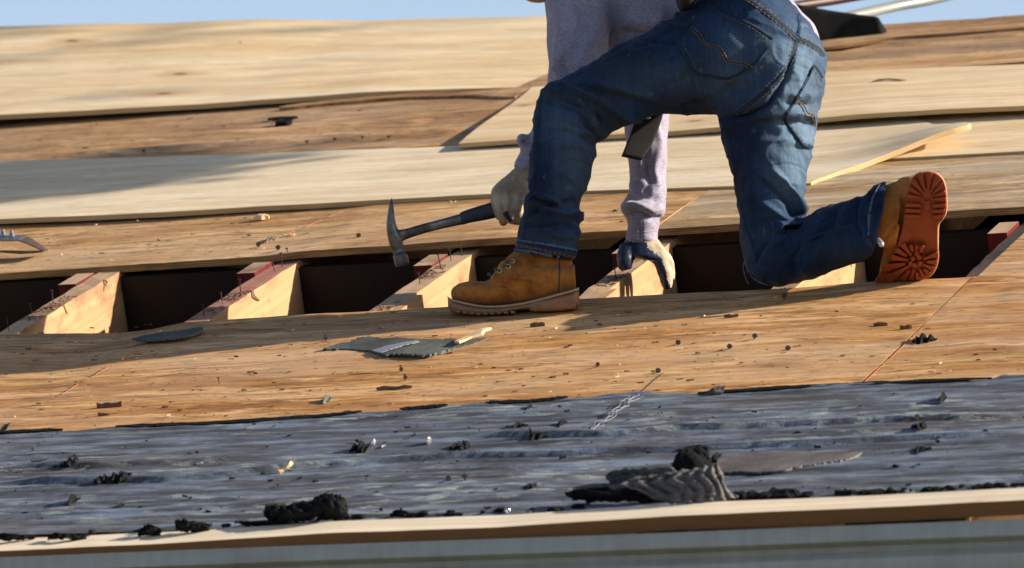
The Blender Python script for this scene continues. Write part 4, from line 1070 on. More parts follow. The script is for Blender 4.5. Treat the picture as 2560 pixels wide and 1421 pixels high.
# upper behind the tread, seen at its left
upper_r = [(2284, 436, 2345, 436, -.560, .02), (2250, 446, 2352, 448, -.555, .030), (2232, 468, 2355, 470, -.55, .040), (2214, 505, 2352, 505, -.54, .044), (2206, 550, 2340, 550, -.525, .042), (2210, 590, 2338, 590, -.515, .040), (2208, 630, 2335, 630, -.505, .040), (2200, 665, 2322, 662, -.48, .036), (2196, 695, 2300, 695, -.455, .026)]
shaft_r = [(2180, 475, 2190, 610, -.52, .050), (2215, 462, 2215, 620, -.53, .052), (2250, 452, 2240, 620, -.545, .05)]
u_me = fused([loft(upper_r, 24), loft(shaft_r, 24)], .003, 4, .5)
folds(u_me, [([(2256, 545), (2225, 575), (2212, 600)], -.003, 4), ([(2215, 600), (2235, 590), (2250, 560)], .002, 5), ([(2235, 640), (2215, 650)], -.003, 6)], lambda c, q: nz(c[:, 0]*30, c[:, 2]*40, 75, 4)*.0010)
setattr3(u_me, getco(u_me))
boot_r = link('work_boot', u_me, LEATHER, man); tag(boot_r, 'tan nubuck boot with its toe down and its orange tread facing out')
me = mesh(vs, fs, None, vs, 'sole'); fix(me); sole_r = link('sole', me, TREAD, boot_r); sharp(sole_r, 45)
vs, fs = rings(dense, [.020, .022, .030, .034], [0, -2, -1, 4]); me = mesh(vs, fs, None, vs, 'welt'); fix(me); link('welt', me, WELT, boot_r)
def lug(poly, h=.009):
    vs, fs = prism([tuple(p) for p in poly], -h, .002); me = mesh(vs, fs, None, vs, 'lug'); fix(me)
    bm = bmesh.new(); bm.from_mesh(me); bmesh.ops.bevel(bm, geom=list(bm.edges), offset=.0009, segments=1, affect='EDGES'); bm.to_mesh(me); bm.free()
    if 'P' in me.attributes: me.attributes.remove(me.attributes['P'])
    o = link('lug', me, TREAD, sole_r, smooth=False)
def radial(cx, cy, a0, a1, r0, r1, sx=1.0, sy=1.0, frac=.72):
    def pt(a, r): return (cx+sx*r*math.cos(a), cy+sy*r*math.sin(a))
    m = (a0+a1)/2; h = (a1-a0)/2*frac
    lug([pt(m-h, r0), pt(m-h*.95, (r0+r1)/2), pt(m-h, r1), pt(m, r1+2), pt(m+h, r1), pt(m+h*.95, (r0+r1)/2), pt(m+h, r0)])
def edge_r(cx, cy, a):
    """distance from a centre to the outline"""
    d = np.array([math.cos(a), math.sin(a)]); best = 400
    for i in range(len(dense)):
        p, q = dense[i]-(cx, cy), dense[(i+1) % len(dense)]-(cx, cy); e = q-p; den = d[0]*e[1]-d[1]*e[0]
        if abs(den) < 1e-6: continue
        t = (p[0]*e[1]-p[1]*e[0])/den; s = (p[0]*d[1]-p[1]*d[0])/den
        if t > 0 and 0 <= s <= 1: best = min(best, t)
    return best if best < 399 else 30
for k in range(9):                            # heel fan
    a = math.radians(176+k*22)
    radial(2318, 497, a, a+math.radians(22), 15+4*(k % 2), edge_r(2318, 497, a+.19)-3, frac=.66)
for s, (xa, xb) in ((-1, (2264, 2300)), (1, (2330, 2364))):
    for k in range(3):
        y = 511+k*14
        if s < 0: lug([(2263-k*1.2, y-3), (2300, y-1), (2303, y+8), (2262-k*1.5, y+7)])
        else: lug([(2331, y), (2365-k*2, y-2), (2363-k*3, y+8), (2330, y+9)])
lug([(2308, 476), (2318, 470), (2329, 478), (2327, 492), (2318, 497), (2309, 490)], .007); lug([(2311, 503), (2324, 502), (2328, 522), (2319, 532), (2309, 522)], .005)
for (cx, cy) in ((2290, 655),):               # forefoot fan, squeezed by the bend
    for (x, y) in ((2282, 648), (2298, 645), (2286, 664), (2300, 660), (2276, 660), (2292, 636)):
        lug([(x-6, y-4), (x+3, y-7), (x+7, y+1), (x+1, y+7), (x-5, y+4)], .007)
    for k in range(16):
        a = math.radians(-30+k*360/16*.93)
        e = min(edge_r(cx, cy, a+.12), 88)
        if math.sin(a+.12) < -.15: e = min(e, (612-cy)/math.sin(a+.12))
        if e > 24: radial(cx, cy, a, a+math.radians(360/16*.93), 20+7*(k % 2), e-3, frac=.66)
lug([(2296, 616), (2306, 618), (2308, 632), (2298, 633)], .005)

# ---- body under the clothes, with the head above the frame
def shrink(st, k=.62): return [((a+c)/2+(a-c)/2*k, (b+d)/2+(b-d)/2*k, (a+c)/2-(a-c)/2*k, (b+d)/2-(b-d)/2*k, e, f*k) for a, b, c, d, e, f in st]
neck = [(1480, -150, 1500, -40, .10, .05), (1420, -160, 1440, -60, .07, .05), (1370, -150, 1400, -50, .05, .05)]
head = [ball(1345, -104, .03, .075, .098, .080), ball(1352, -56, .02, .050, .045, .055), ball(1330, -44, .0, .022, .030, .030), ball(1284, -89, .01, .012, .018, .012), ball(1292, -62, .0, .015, .010, .022), ball(1395, -104, -.045, .016, .028, .010)]
body_me = fused([loft(shrink(thigh_l[1:]), 20), loft(shrink(shin_l), 20), loft(shrink(pelvis), 20), loft(shrink(thigh_r[:-1]), 20), loft(shrink(shin_r), 20), loft(shrink(torso[2:]), 20), loft(shrink(arm_l), 20), loft(shrink(arm_r), 20), loft(neck, 20)]+head, .006, 3, .5)
body = link('body', body_me, SKIN, man)
vs, fs = join([ball(1362, -118, .040, .084, .092, .086), ball(1385, -95, .05, .066, .075, .078)]); hr_ = fused([ball(1362, -118, .040, .084, .092, .086), ball(1385, -95, .05, .066, .075, .078)], .006, 2); link('hair', hr_, HAIR, man)
for dx in (0, 16): 
    vs, fs = ball(1290+dx, -88, -.04+dx*.003, .010, .008, .008, 8); obj('eye', vs, fs, SILVER, body, None, vs)
vs, fs = ball(1440, -60, .09, .09, .055, .10, 14); obj('hood', vs, fs, SWEAT, hoodie, None, vs)

# ================================================================== THE HAMMER
hm = empty('hammer', W(1000, 600, .0), 'steel claw hammer with a dark rubber grip held in the gloved hand over the gap', 'hammer')
HD = -.03
def steel_material():
    k = M('worn_hammer_steel', .34, .5); k.b.inputs['Metallic'].default_value = .75
    a = k.noise(k.vec((30, 30, 30)), 1, 5, .65)
    c = k.ramp(a, (.35, (.085, .075, .07)), (.55, (.17, .16, .16)), (.72, (.30, .30, .31)))
    return k.fin(c, a, .2, .001, rough=k.ramp(a, (.35, .5), (.7, .25)))
HST = steel_material()
GRIP = plain('dark_rubber_grip', (.018, .028, .045), .5, 0, .3, 120, .5, .3)
hd = [loft([(978, 496, 981, 496, HD, .004), (972, 515, 984, 516, HD, .008), (968, 540, 987, 541, HD, .011), (966, 562, 991, 562, HD, .012), (967, 580, 998, 578, HD, .012), (970, 598, 1006, 590, HD, .012), (974, 614, 1008, 606, HD, .011), (981, 628, 1008, 622, HD, .009), (985, 638, 1008, 632, HD, .010)], 18, 44, ex=2.6),
      loft([(985, 636, 1009, 630, HD, .011), (983, 643, 1016, 635, HD, .014), (984, 648, 1019, 638, HD, .0145), (988, 664, 1023, 655, HD, .0145), (990, 668, 1021, 660, HD, .012)], 20, 24, ex=4)]
h_me = fused(hd, .0017, 2, .4); setattr3(h_me, getco(h_me)); hh = link('hammer_head', h_me, HST, hm)
vs, fs = loft([(992, 575, 998, 610, HD, .008), (1012, 573, 1014, 600, HD, .0075), (1050, 562, 1054, 586, HD, .007), (1100, 549, 1104, 573, HD, .008), (1140, 538, 1146, 564, HD, .009), (1156, 533, 1162, 561, HD, .009)], 16, 40, ex=3)
o = obj('shaft', vs, fs, HST, hm, None, vs); fix(o.data)
vs, fs = loft([(1150, 532, 1156, 563, HD, .011), (1170, 524, 1178, 557, HD, .0125), (1205, 513, 1212, 551, HD, .014), (1240, 503, 1246, 543, HD, .0145), (1290, 490, 1296, 528, HD, .014), (1350, 474, 1356, 510, HD, .014), (1372, 470, 1376, 500, HD, .011)], 18, 40, ex=3)
o = obj('grip', vs, fs, GRIP, hm, None, vs); fix(o.data)
# ================================================================== SCRAPS, CHIPS AND TOOLS
def flap(name, rows, mat, label, cat='scrap', th=.003, up=8, nzs=.003, seed=0, ybase=None, group=None, parent=None, jag=.0, wave=0.0):
    """crumpled sheet: rows of (px, py, offset towards us in metres); depth starts on the roof below the last row"""
    rows = [np.array(r, float) for r in rows]; m = max(len(r) for r in rows)
    g = np.array([cr(r, m*up) for r in rows]); n = len(rows)*up
    g2 = np.array([cr(g[:, j], n) for j in range(g.shape[1])]).transpose(1, 0, 2)
    xb = g2[-1, :, 0].mean(); yb = g2[-1, :, 1].max() if ybase is None else ybase
    top = np.empty(g2.shape)
    for i in range(g2.shape[0]):
        for j in range(g2.shape[1]):
            x, y, o_ = g2[i, j]
            top[i, j] = W(x, y, plane_dd(x, yb-.05*(x-xb), .004)-o_)
    A = np.arange(top.shape[0])[:, None]/up; Bq = np.arange(top.shape[1])[None, :]/up
    d = nzs*(1.2-3.0*np.abs(nz(A*1.6+0*Bq, Bq*1.6+0*A, seed, 3)))+wave*np.sin(Bq*9+1.6*np.sin(A*2)+A*1.2)
    top = top+NN*d[..., None]*.6-fwd*d[..., None]
    if jag:
        e = jag*nz(np.arange(top.shape[1])*1.3, np.zeros(top.shape[1]), seed+9, 4); top[0] += upv*e[:, None]
        e = jag*nz(np.arange(top.shape[0])*1.3, np.zeros(top.shape[0]), seed+19, 4); top[:, 0] += rgt*e[:, None]; top[:, -1] -= rgt*e[:, None]
    nn_, mm = top.shape[:2]; idx = np.arange(nn_*mm).reshape(nn_, mm)
    du = np.gradient(top, axis=0); dv = np.gradient(top, axis=1); nr = np.cross(du, dv); nr /= np.linalg.norm(nr, axis=2, keepdims=True)+1e-9
    vs = np.concatenate([(top+nr*th/2).reshape(-1, 3), (top-nr*th/2).reshape(-1, 3)]); N0 = nn_*mm
    q = np.stack([idx[:-1, :-1], idx[1:, :-1], idx[1:, 1:], idx[:-1, 1:]], -1).reshape(-1, 4); fs = [tuple(x) for x in q]+[tuple((x+N0)[::-1]) for x in q]
    ring_ = list(idx[0, :])+list(idx[1:, -1])+list(idx[-1, -2::-1])+list(idx[-2:0:-1, 0])
    fs += [(ring_[k], ring_[(k+1) % len(ring_)], ring_[(k+1) % len(ring_)]+N0, ring_[k]+N0) for k in range(len(ring_))]
    me = mesh(vs, fs, None, vs, name); fix(me); o = link(name, me, mat, parent)
    if label: tag(o, label, cat, group)
    return o
def poly_scrap(name, outline, mat, label, cat, h=.003, th=.004, rag=1.5, lift=None, parent=None, seed=0):
    r = np.random.default_rng(seed); p = resample(outline+[outline[0]] if rag < 0 else outline+[outline[0]], 6)[:-1] if False else None
    pl = np.array(outline+[outline[0]], float); L = np.r_[0, np.cumsum(np.linalg.norm(np.diff(pl, axis=0), axis=1))]; m = int(L[-1]/6)
    t = np.linspace(0, L[-1], m, endpoint=False); q = np.stack([np.interp(t, L, pl[:, 0]), np.interp(t, L, pl[:, 1])], 1)+r.normal(0, rag*.35, (m, 2))
    pts = []
    for x, y in q:
        hh = h+(lift(x, y) if lift else 0); u, v = on_h(x, y, hh); pts.append((u, v, hh))
    vs = [R(u, v, n) for u, v, n in pts]+[R(u, v, n-th) for u, v, n in pts]
    fs = [tuple(range(m)), tuple(reversed(range(m, 2*m)))]+[(i, i+m, (i+1) % m+m, (i+1) % m) for i in range(m)]
    me = mesh(vs, fs, None, vs, name); fix(me)
    bm = bmesh.new(); bm.from_mesh(me); bmesh.ops.triangulate(bm, faces=[f for f in bm.faces if len(f.verts) > 4]); bm.to_mesh(me); bm.free()
    o = link(name, me, mat, parent, smooth=False)
    if label: tag(o, label, cat)
    return o
def lump_geo(c, sx, sy, sz, seed, sub=3, rough=.55):
    bm = bmesh.new(); bmesh.ops.create_icosphere(bm, subdivisions=sub, radius=1); a = np.array([v.co[:] for v in bm.verts])
    fs = [tuple(v.index for v in f.verts) for f in bm.faces]; bm.free()
    s = 1+rough*nz(a[:, 0]*2+seed, a[:, 1]*2+a[:, 2]*1.7, seed, 4)
    a = a*s[:, None]; q_ = a+.12*np.sign(np.sin(a*5+seed)); a = a*.75+q_*.25; a[:, 2] = np.maximum(a[:, 2], -.8); return [c+np.array([1, 0, 0])*p[0]*sx+VV*p[1]*sy+NN*p[2]*sz for p in a], fs
def torn_geo(c, sx, sy, sz, seed, th=.0028):
    r = np.random.default_rng(seed+100); nr, nt = 9, 30; top = []
    ph = r.uniform(0, 6, 4); k1, k2 = r.uniform(2.2, 3.8), r.uniform(1.5, 3)
    for i in range(nr):
        for j in range(nt):
            t = 2*math.pi*j/nt; rr = (i/(nr-1))*(1+.22*math.sin(3*t+ph[0])+.16*math.sin(7*t+ph[1])+.10*math.sin(12*t+ph[2]))
            x, y = rr*math.cos(t), rr*math.sin(t)
            z = .12+.95*abs(math.sin(k1*x+ph[3]+.6*y))**.7*(.35+.65*abs(math.cos(k2*x+ph[1])))+.25*y*math.sin(ph[2])
            z *= 1-.55*(i/(nr-1))**2
            top.append(c+np.array([1, 0, 0])*x*sx+VV*y*sy+NN*(max(z, .02)*2*sz-sz*.8))
    vs = top+[p-NN*th+VV*th*.5 for p in top]; n = nr*nt; fs = []
    for i in range(nr-1):
        for j in range(nt):
            q = (i*nt+j, i*nt+(j+1) % nt, (i+1)*nt+(j+1) % nt, (i+1)*nt+j); fs += [q, tuple(x+n for x in reversed(q))]
    fs += [((nr-1)*nt+j, (nr-1)*nt+(j+1) % nt, (nr-1)*nt+(j+1) % nt+n, (nr-1)*nt+j+n) for j in range(nt)]
    return vs, fs
def lump(name, px, py, w, h, mat, label, cat='scrap', seed=0, group=None, n0=.004):
    """crumpled clod whose middle bottom sits at the pixel; w, h in image units"""
    u, v = on_h(px, py, n0); c = R(u, v, n0+h*.4/1130); vs, fs = torn_geo(c, w/2/1130*.95, .022, h/2/1130*1.15, seed) if mat is not SILVER else lump_geo(c, w/2/1130*.6, .008, h/2/1130*.8, seed)
    o = obj(name, vs, fs, mat, None, None, vs, smooth=False); tag(o, label, cat, group); return o
def splinter_geo(u, v, n, L, wd, hgt, ang, seed, tilt=0.0):
    r = np.random.default_rng(seed); vs = []; k = 6
    ax = np.array([math.cos(ang), 0, 0])+VV*math.sin(ang); ax = ax*math.cos(tilt)+NN*math.sin(tilt); sd = np.cross(NN, ax); sd /= np.linalg.norm(sd); nn_ = np.cross(ax, sd)
    c0 = R(u, v, n)
    for i in range(k):
        t = i/(k-1); w_ = wd*(.25+.75*math.sin(math.pi*(.12+.8*t)))*r.uniform(.7, 1.2); z = hgt*r.uniform(.6, 1.2)
        c = c0+ax*(t-.5)*L+sd*r.normal(0, wd*.15)
        vs += [c-sd*w_/2, c+sd*w_/2, c+sd*w_/2*.7+nn_*z, c-sd*w_/2*.7+nn_*z]
    fs = [(0, 3, 2, 1), (4*k-4, 4*k-3, 4*k-2, 4*k-1)]
    for i in range(k-1):
        for j in range(4): fs.append((i*4+j, i*4+(j+1) % 4, i*4+4+(j+1) % 4, i*4+4+j))
    return vs, fs
def splinter(name, px, py, Lpx, wd, hgt, ang, mat, label, cat='wood chip', seed=0, tilt=0.0, n0=.001):
    u, v = on_h(px, py, n0); vs, fs = splinter_geo(u, v, n0+abs(math.sin(tilt))*Lpx/1130/2, Lpx/1130, wd, hgt, ang, seed, tilt)
    o = obj(name, vs, fs, mat, None, None, vs, smooth=False); tag(o, label, cat); return o

# shingle scraps on the plywood
poly_scrap('shingle_scrap', [(330, 846), (360, 838), (400, 832), (450, 826), (480, 820), (508, 817), (506, 826), (490, 834), (470, 840), (430, 846), (380, 850), (345, 850)], SHINGLE,
           'pointed grey shingle scrap lying flat at the gap\'s near edge on the left', 'shingle scrap', .006, .004, 1.2, seed=1)
big = poly_scrap('shingle_scrap', [(805, 872), (850, 858), (890, 852), (890, 844), (925, 841), (960, 846), (1000, 844), (1050, 848), (1120, 847), (1180, 848), (1222, 843), (1200, 853), (1170, 862), (1120, 874), (1085, 884), (1060, 889), (1010, 884), (960, 886), (925, 877), (880, 873), (840, 872)], SHINGLE,
           'large ragged grey shingle scrap with a pale chip on it, below the planted boot', 'shingle scrap', .006, .005, 2, lift=lambda x, y: .004*math.sin(x*.02), seed=2)
strip = poly_scrap('pale_scratch', [(930, 876), (960, 866), (1000, 857), (1045, 850), (1050, 854), (1010, 863), (975, 874), (950, 882)], THREAD, None, None, .0082, .0015, 0.7, lift=lambda x, y: .004*math.sin(x*.02)+.0008, seed=3, parent=big)
splinter('wood_chip', 1182, 846, 104, .030, .005, math.radians(62), CHIPM, 'pale flat wood chip lying tilted on the large grey shingle scrap', seed=5, tilt=.10, n0=.010)
splinter('bark_splinter', 987, 972, 84, .010, .006, .02, CHIPD, 'long dark stick lying on the plywood just above the felt, below the large shingle scrap', 'splinter', 6)
splinter('bark_splinter', 275, 1017, 62, .012, .009, .05, CHIPD, 'frayed brown splinter near the felt edge at the lower left', 'splinter', 7)
splinter('bark_splinter', 262, 1038, 30, .007, .005, .1, CHIPD, 'short dark stick just under the frayed brown splinter', 'splinter', 8)
splinter('bark_splinter', 1345, 816, 36, .008, .008, -.1, CHIPD, 'dark stubby splinter just below the heel of the planted boot', 'splinter', 9)
splinter('wood_chip', 652, 548, 46, .020, .010, .25, CHIPM, 'pale broken chip on the upper plywood in front of the long new sheet', seed=10)
splinter('wood_chip', 722, 589, 32, .012, .004, .1, CHIPM, 'small pale chip above the second rafter block from the left', seed=11)
splinter('wood_chip', 1133, 509, 16, .010, .006, .2, CHIPM, 'tiny bright chip at the foot of the long new sheet, above the hammer shaft', seed=12)
splinter('wood_chip', 722, 1180, 44, .012, .008, .75, CHIPM, 'pale wood chip tilted up on the dark felt', seed=13, tilt=.5, n0=.006)
splinter('bark_splinter', 2203, 815, 34, .008, .007, -.15, CHIPD, 'brown stick right of the tread boot, nearer the deck joint', 'splinter', 14)
splinter('bark_splinter', 2266, 823, 28, .008, .008, -.1, CHIPD, 'dark brown curl of bark next to the red chalk line', 'splinter', 15)
splinter('bark_splinter', 1828, 793, 36, .007, .006, .0, CHIPD, 'dark twig on the plywood below the kneeling knee', 'splinter', 16)
lump('tar_lump', 2310, 855, 46, 20, TAR, 'black ragged tar lump on the plywood beside the red chalk line', seed=3, n0=.0)
lump('grey_pellet', 1695, 545, 30, 5, TAR, 'flat black fleck right of the hanging sleeve, the nearer of two', seed=4, n0=.0)
lump('grey_pellet', 1747, 527, 32, 6, TAR, 'flat black fleck right of the hanging sleeve, the farther of two', seed=5, n0=.0)
poly_scrap('shingle_scrap', [(2372, 489), (2385, 484), (2410, 481), (2440, 479), (2456, 481), (2450, 485), (2420, 488), (2390, 492)], TAR, 'thin black scrap on the grey plywood right of the orange tread', 'shingle scrap', .006, .005, 1.5, seed=6)
poly_scrap('shingle_scrap', [(1738, 498), (1760, 494), (1800, 496), (1826, 500), (1800, 503), (1765, 501)], TAR, 'long black sliver behind the knee, next to the new sheet', 'shingle scrap', .004, .003, 1.2, seed=7)
lump('grey_pellet', 676, 600, 22, 7, SHINGLE, 'small grey pebble above the second red rafter block', 'pebble', seed=6, n0=.0)
lump('grey_pellet', 817, 1003, 20, 12, SHINGLE, 'small dark pebble at the lower edge of the plywood, left of centre', 'pebble', seed=8, n0=.0)

# big torn pieces on the felt
poly_scrap('shingle_strip', [(1795, 1146), (1850, 1134), (1950, 1131), (2060, 1131), (2110, 1130), (2156, 1131), (2140, 1140), (2112, 1149), (2060, 1156), (2000, 1166), (1960, 1175), (1900, 1180), (1850, 1178), (1790, 1181)], TARGREY,
           'long flat grey shingle strip lying right of the big torn flap', 'shingle scrap', .011, .004, 1.5, seed=9)
flap('tar_paper_flap', [[(1682, 1160, .03), (1700, 1128, .02), (1735, 1114, .0), (1772, 1118, .0)], [(1680, 1175, .03), (1705, 1155, .035), (1740, 1148, .03), (1774, 1142, .01)], [(1690, 1195, .02), (1720, 1192, .03), (1750, 1190, .03), (1785, 1185, .02)]], TAR,
     'rounded black flap standing up behind the big wavy grey piece', th=.003, seed=2, nzs=.0015, ybase=1192, jag=.003)
flap('tar_paper_flap', [[(1590, 1196, .02), (1650, 1188, .03), (1720, 1176, .03), (1765, 1168, .03), (1792, 1158, .02)], [(1556, 1214, .04), (1640, 1210, .045), (1715, 1200, .05), (1770, 1195, .05), (1806, 1188, .04)],
                        [(1610, 1235, .055), (1680, 1234, .06), (1740, 1230, .06), (1790, 1226, .06), (1812, 1218, .05)], [(1650, 1252, .06), (1710, 1258, .07), (1760, 1258, .07), (1810, 1254, .06), (1846, 1244, .04)]], TARGREY,
     'big wavy grey sheet of torn tar paper lying folded at the eave', th=.003, up=16, nzs=.002, seed=5, ybase=1258, jag=.003, wave=.0030)
flap('tar_paper_flap', [[(1412, 1236, .0), (1450, 1226, .01), (1520, 1220, .02), (1600, 1222, .02)], [(1430, 1246, .01), (1500, 1240, .03), (1570, 1238, .02), (1660, 1242, .02)], [(1470, 1252, .0), (1530, 1254, .01), (1600, 1256, .02), (1690, 1262, .01)]], TAR,
     'low black torn piece tucked under the left of the wavy grey sheet', th=.004, seed=6, nzs=.004, ybase=1256, jag=.002)
flap('tar_paper_flap', [[(1515, 1190, .0), (1545, 1176, .01), (1600, 1174, .02), (1680, 1168, .02)], [(1520, 1200, .0), (1570, 1196, .02), (1620, 1192, .02), (1700, 1190, .02)], [(1540, 1206, .0), (1590, 1204, .02), (1650, 1202, .02), (1710, 1200, .01)]], SHINGLE,
     'dark grey torn piece behind the left of the wavy grey sheet', th=.004, seed=7, nzs=.004, ybase=1204, jag=.002)
flap('tar_paper_curl', [[(664, 1270, .0), (700, 1262, .0), (740, 1262, .01), (800, 1252, .02)], [(662, 1290, .02), (700, 1288, .05), (750, 1280, .05), (806, 1272, .04)], [(672, 1302, .0), (710, 1300, .03), (750, 1302, .04), (800, 1294, .02)]], TAR,
     'black curled tar paper at the eave, left half of the pair', th=.004, seed=8, nzs=.006, ybase=1306, jag=.003)
flap('tar_paper_curl', [[(782, 1250, .0), (800, 1240, .0), (840, 1238, .01), (862, 1246, .02)], [(778, 1268, .03), (810, 1262, .05), (845, 1262, .05), (868, 1268, .03)], [(800, 1285, .02), (820, 1284, .04), (848, 1286, .04), (870, 1288, .02)], [(790, 1302, .0), (820, 1300, .02), (850, 1298, .02), (872, 1294, .0)]], TAR,
     'dark rounded curl standing at the eave, right half of the pair', th=.004, seed=9, nzs=.003, ybase=1300, jag=.002)
flap('tar_paper_flap', [[(585, 1306, 0), (640, 1305, .0), (700, 1303, 0)], [(600, 1309, .01), (650, 1308, .01), (720, 1306, .01)], [(640, 1314, 0), (700, 1313, 0), (760, 1311, 0)]], TAR, 'thin black strip poking out left under the curled pair', ybase=1313, seed=10, nzs=.002)
flap('tar_paper_flap', [[(438, 1306, 0), (452, 1300, .01), (490, 1306, .01), (530, 1312, 0)], [(440, 1318, .01), (465, 1314, .03), (495, 1318, .02), (520, 1320, .01)], [(440, 1330, 0), (470, 1328, .01), (500, 1327, .01), (525, 1325, 0)]], TAR,
     'small black crumpled flap at the eave with a pointed right end', ybase=1330, seed=11, nzs=.004, jag=.002)
flap('tar_paper_flap', [[(350, 1326, 0), (368, 1314, .01), (392, 1318, .01), (402, 1326, 0)], [(345, 1336, .01), (370, 1332, .02), (400, 1336, .01)], [(350, 1340, 0), (375, 1339, .01), (398, 1338, 0)]], TAR, 'small black peak of tar paper at the eave, left of the crumpled flap', ybase=1338, seed=12, nzs=.004, jag=.002)
flap('tar_paper_flap', [[(122, 1342, 0), (140, 1334, .01), (175, 1338, .01), (214, 1340, 0)], [(120, 1350, 0), (150, 1348, .02), (180, 1348, .02), (216, 1348, 0)]], TAR, 'low black double hump of tar paper at the eave on the far left', ybase=1348, seed=13, nzs=.003, jag=.002)
flap('tar_paper_flap', [[(-30, 1340, 0), (20, 1336, .01), (90, 1343, 0)], [(-30, 1350, 0), (20, 1350, .02), (80, 1348, 0)]], TAR, 'black torn edge at the eave in the left corner', ybase=1350, seed=14, nzs=.003)
flap('tar_paper_flap', [[(978, 1284, 0), (1000, 1276, .01), (1025, 1284, .01), (1058, 1290, 0)], [(975, 1291, 0), (1005, 1290, .02), (1030, 1292, .01), (1060, 1294, 0)]], TAR, 'low black peak of tar paper at the eave near the middle', ybase=1293, seed=15, nzs=.003, jag=.002)
flap('felt_tab', [[(1772, 978, 0), (1790, 968, .0), (1815, 966, .0)], [(1765, 986, .0), (1785, 980, .01), (1808, 980, .0)], [(1750, 990, .0), (1780, 989, .0), (1802, 989, 0)]], TARGREY, 'small dark tab standing at the felt\'s upper edge, right of centre', ybase=989, seed=16, nzs=.001)
flap('felt_tab', [[(12, 1062, 0), (26, 1058, .0)], [(2, 1074, .0), (14, 1076, .0)], [(-6, 1082, .0), (4, 1084, .0)]], TARGREY, 'dark sliver leaning at the felt\'s upper left corner', ybase=1083, seed=17, nzs=.0005)
for px, py, w_, h_, lb in ((180, 1165, 34, 24, 'black lump on the felt, right part of the upper left pair'), (157, 1166, 26, 11, 'low black lump on the felt, left part of the upper left pair'), (214, 1164, 18, 8, 'small dark crumb just right of the upper left pair of lumps'),
                           (240, 1163, 20, 9, 'small dark crumb farthest right of the upper left lumps'), (98, 1158, 26, 9, 'faint pair of crumbs left of the upper left lumps'), (300, 1203, 44, 26, 'long black lump with raised end on the felt at the left'),
                           (254, 1207, 26, 20, 'black lump touching the long lump\'s left end'), (182, 1259, 18, 18, 'lone black crumb on the felt above the left eave'), (296, 1272, 16, 8, 'tiny black crumb right of the lone crumb'),
                           (902, 1126, 42, 22, 'black crumpled lump beside a shiny fleck on the felt'), (1138, 1120, 16, 12, 'left of two small black crumbs near the middle of the felt'), (1163, 1121, 16, 16, 'right of two small black crumbs near the middle of the felt'),
                           (1345, 1096, 38, 16, 'black lump with a raised spike in the middle of the felt'), (1294, 1068, 16, 10, 'small crumb above the spiked lump'), (1402, 1063, 18, 10, 'small crumb right of and above the spiked lump'), (1330, 1218, 22, 10, 'dark fleck left of the big torn flap'),
                           (2306, 1074, 14, 20, 'dark upright crumb on the felt at the right'), (2356, 1003, 10, 16, 'dark stub under the felt\'s upper edge at the right'), (1790, 1150, 16, 16, 'black knob right of the rounded standing flap'),
                           (2305, 1126, 34, 8, 'flat dark fleck on the felt at the right'), (1320, 1026, 14, 9, 'tiny dark crumb under the felt\'s upper edge near the middle')):
    lump('tar_lump', px, py, w_, h_, TAR, lb, 'tar lump', seed=px % 37)
vs, fs = tube([W(1329, 1092, plane_dd(1335, 1096)-.01), W(1327, 1080, plane_dd(1335, 1096)-.01), W(1324, 1070, plane_dd(1335, 1096))], [.004, .003, .001], 6, 8); obj('tar_spike', vs, fs, TAR, [o for o in COL.objects if o.get('label') == 'black lump with a raised spike in the middle of the felt'][0], None, vs)
for px, py, w_, h_, lb in ((934, 1113, 16, 14, 'shiny fleck at the right of the crumpled lump'), (1074, 1110, 9, 18, 'upright shiny fleck in the middle of the felt'), (958, 1118, 14, 6, 'low shiny fleck between the lump and the upright one'), (1268, 1282, 22, 10, 'shiny fleck lying at the eave near the middle'), (500, 1160, 30, 4, 'flat pale fleck on the long wrinkle at the left')):
    lump('foil_fleck', px, py, w_, h_, SILVER, lb, 'foil fleck', seed=px % 31)

# nails left standing in the decking
def face_nail(parent, px, py, n=0.0, s=1.0, long=.018):
    u, v = on_h(px, py, n); put_nail(parent, R(u, v, n-.006), tilt=(random.uniform(-.15, .15), random.uniform(-.15, .15)), scale=s, up=NN*.35-fwd*.94)
for px, py in ((648, 613), (697, 623), (898, 596), (1538, 537)): face_nail(upper_deck, px, py, 0, 1.05)
for px, py in ((1553, 565),): face_nail(upper_deck, px, py, 0, 1.0)
for px, py in ((1690, 560), (1720, 556)): face_nail(upper_deck2, px, py, 0, .9)
for px, py in ((1695, 856), (1824, 869), (1885, 845), (1969, 870), (1959, 747), (815, 850), (1003, 926), (1013, 948), (1645, 928), (1494, 915)): face_nail(lower_deck, px, py, 0, 1.0 if px > 1600 else .8)
for px, py in ((1122, 1196), (1163, 1197), (2290, 1048)): face_nail(felt_o, px, py, .006, 1.0)
def standing(parent, px, py, n=0, s=.6):
    u, v = on_h(px, py, n); put_nail(parent, R(u, v, n-.004), scale=s)
for px, py in ((815, 853), (1003, 930), (1014, 952), (548, 960)): standing(lower_deck, px, py)

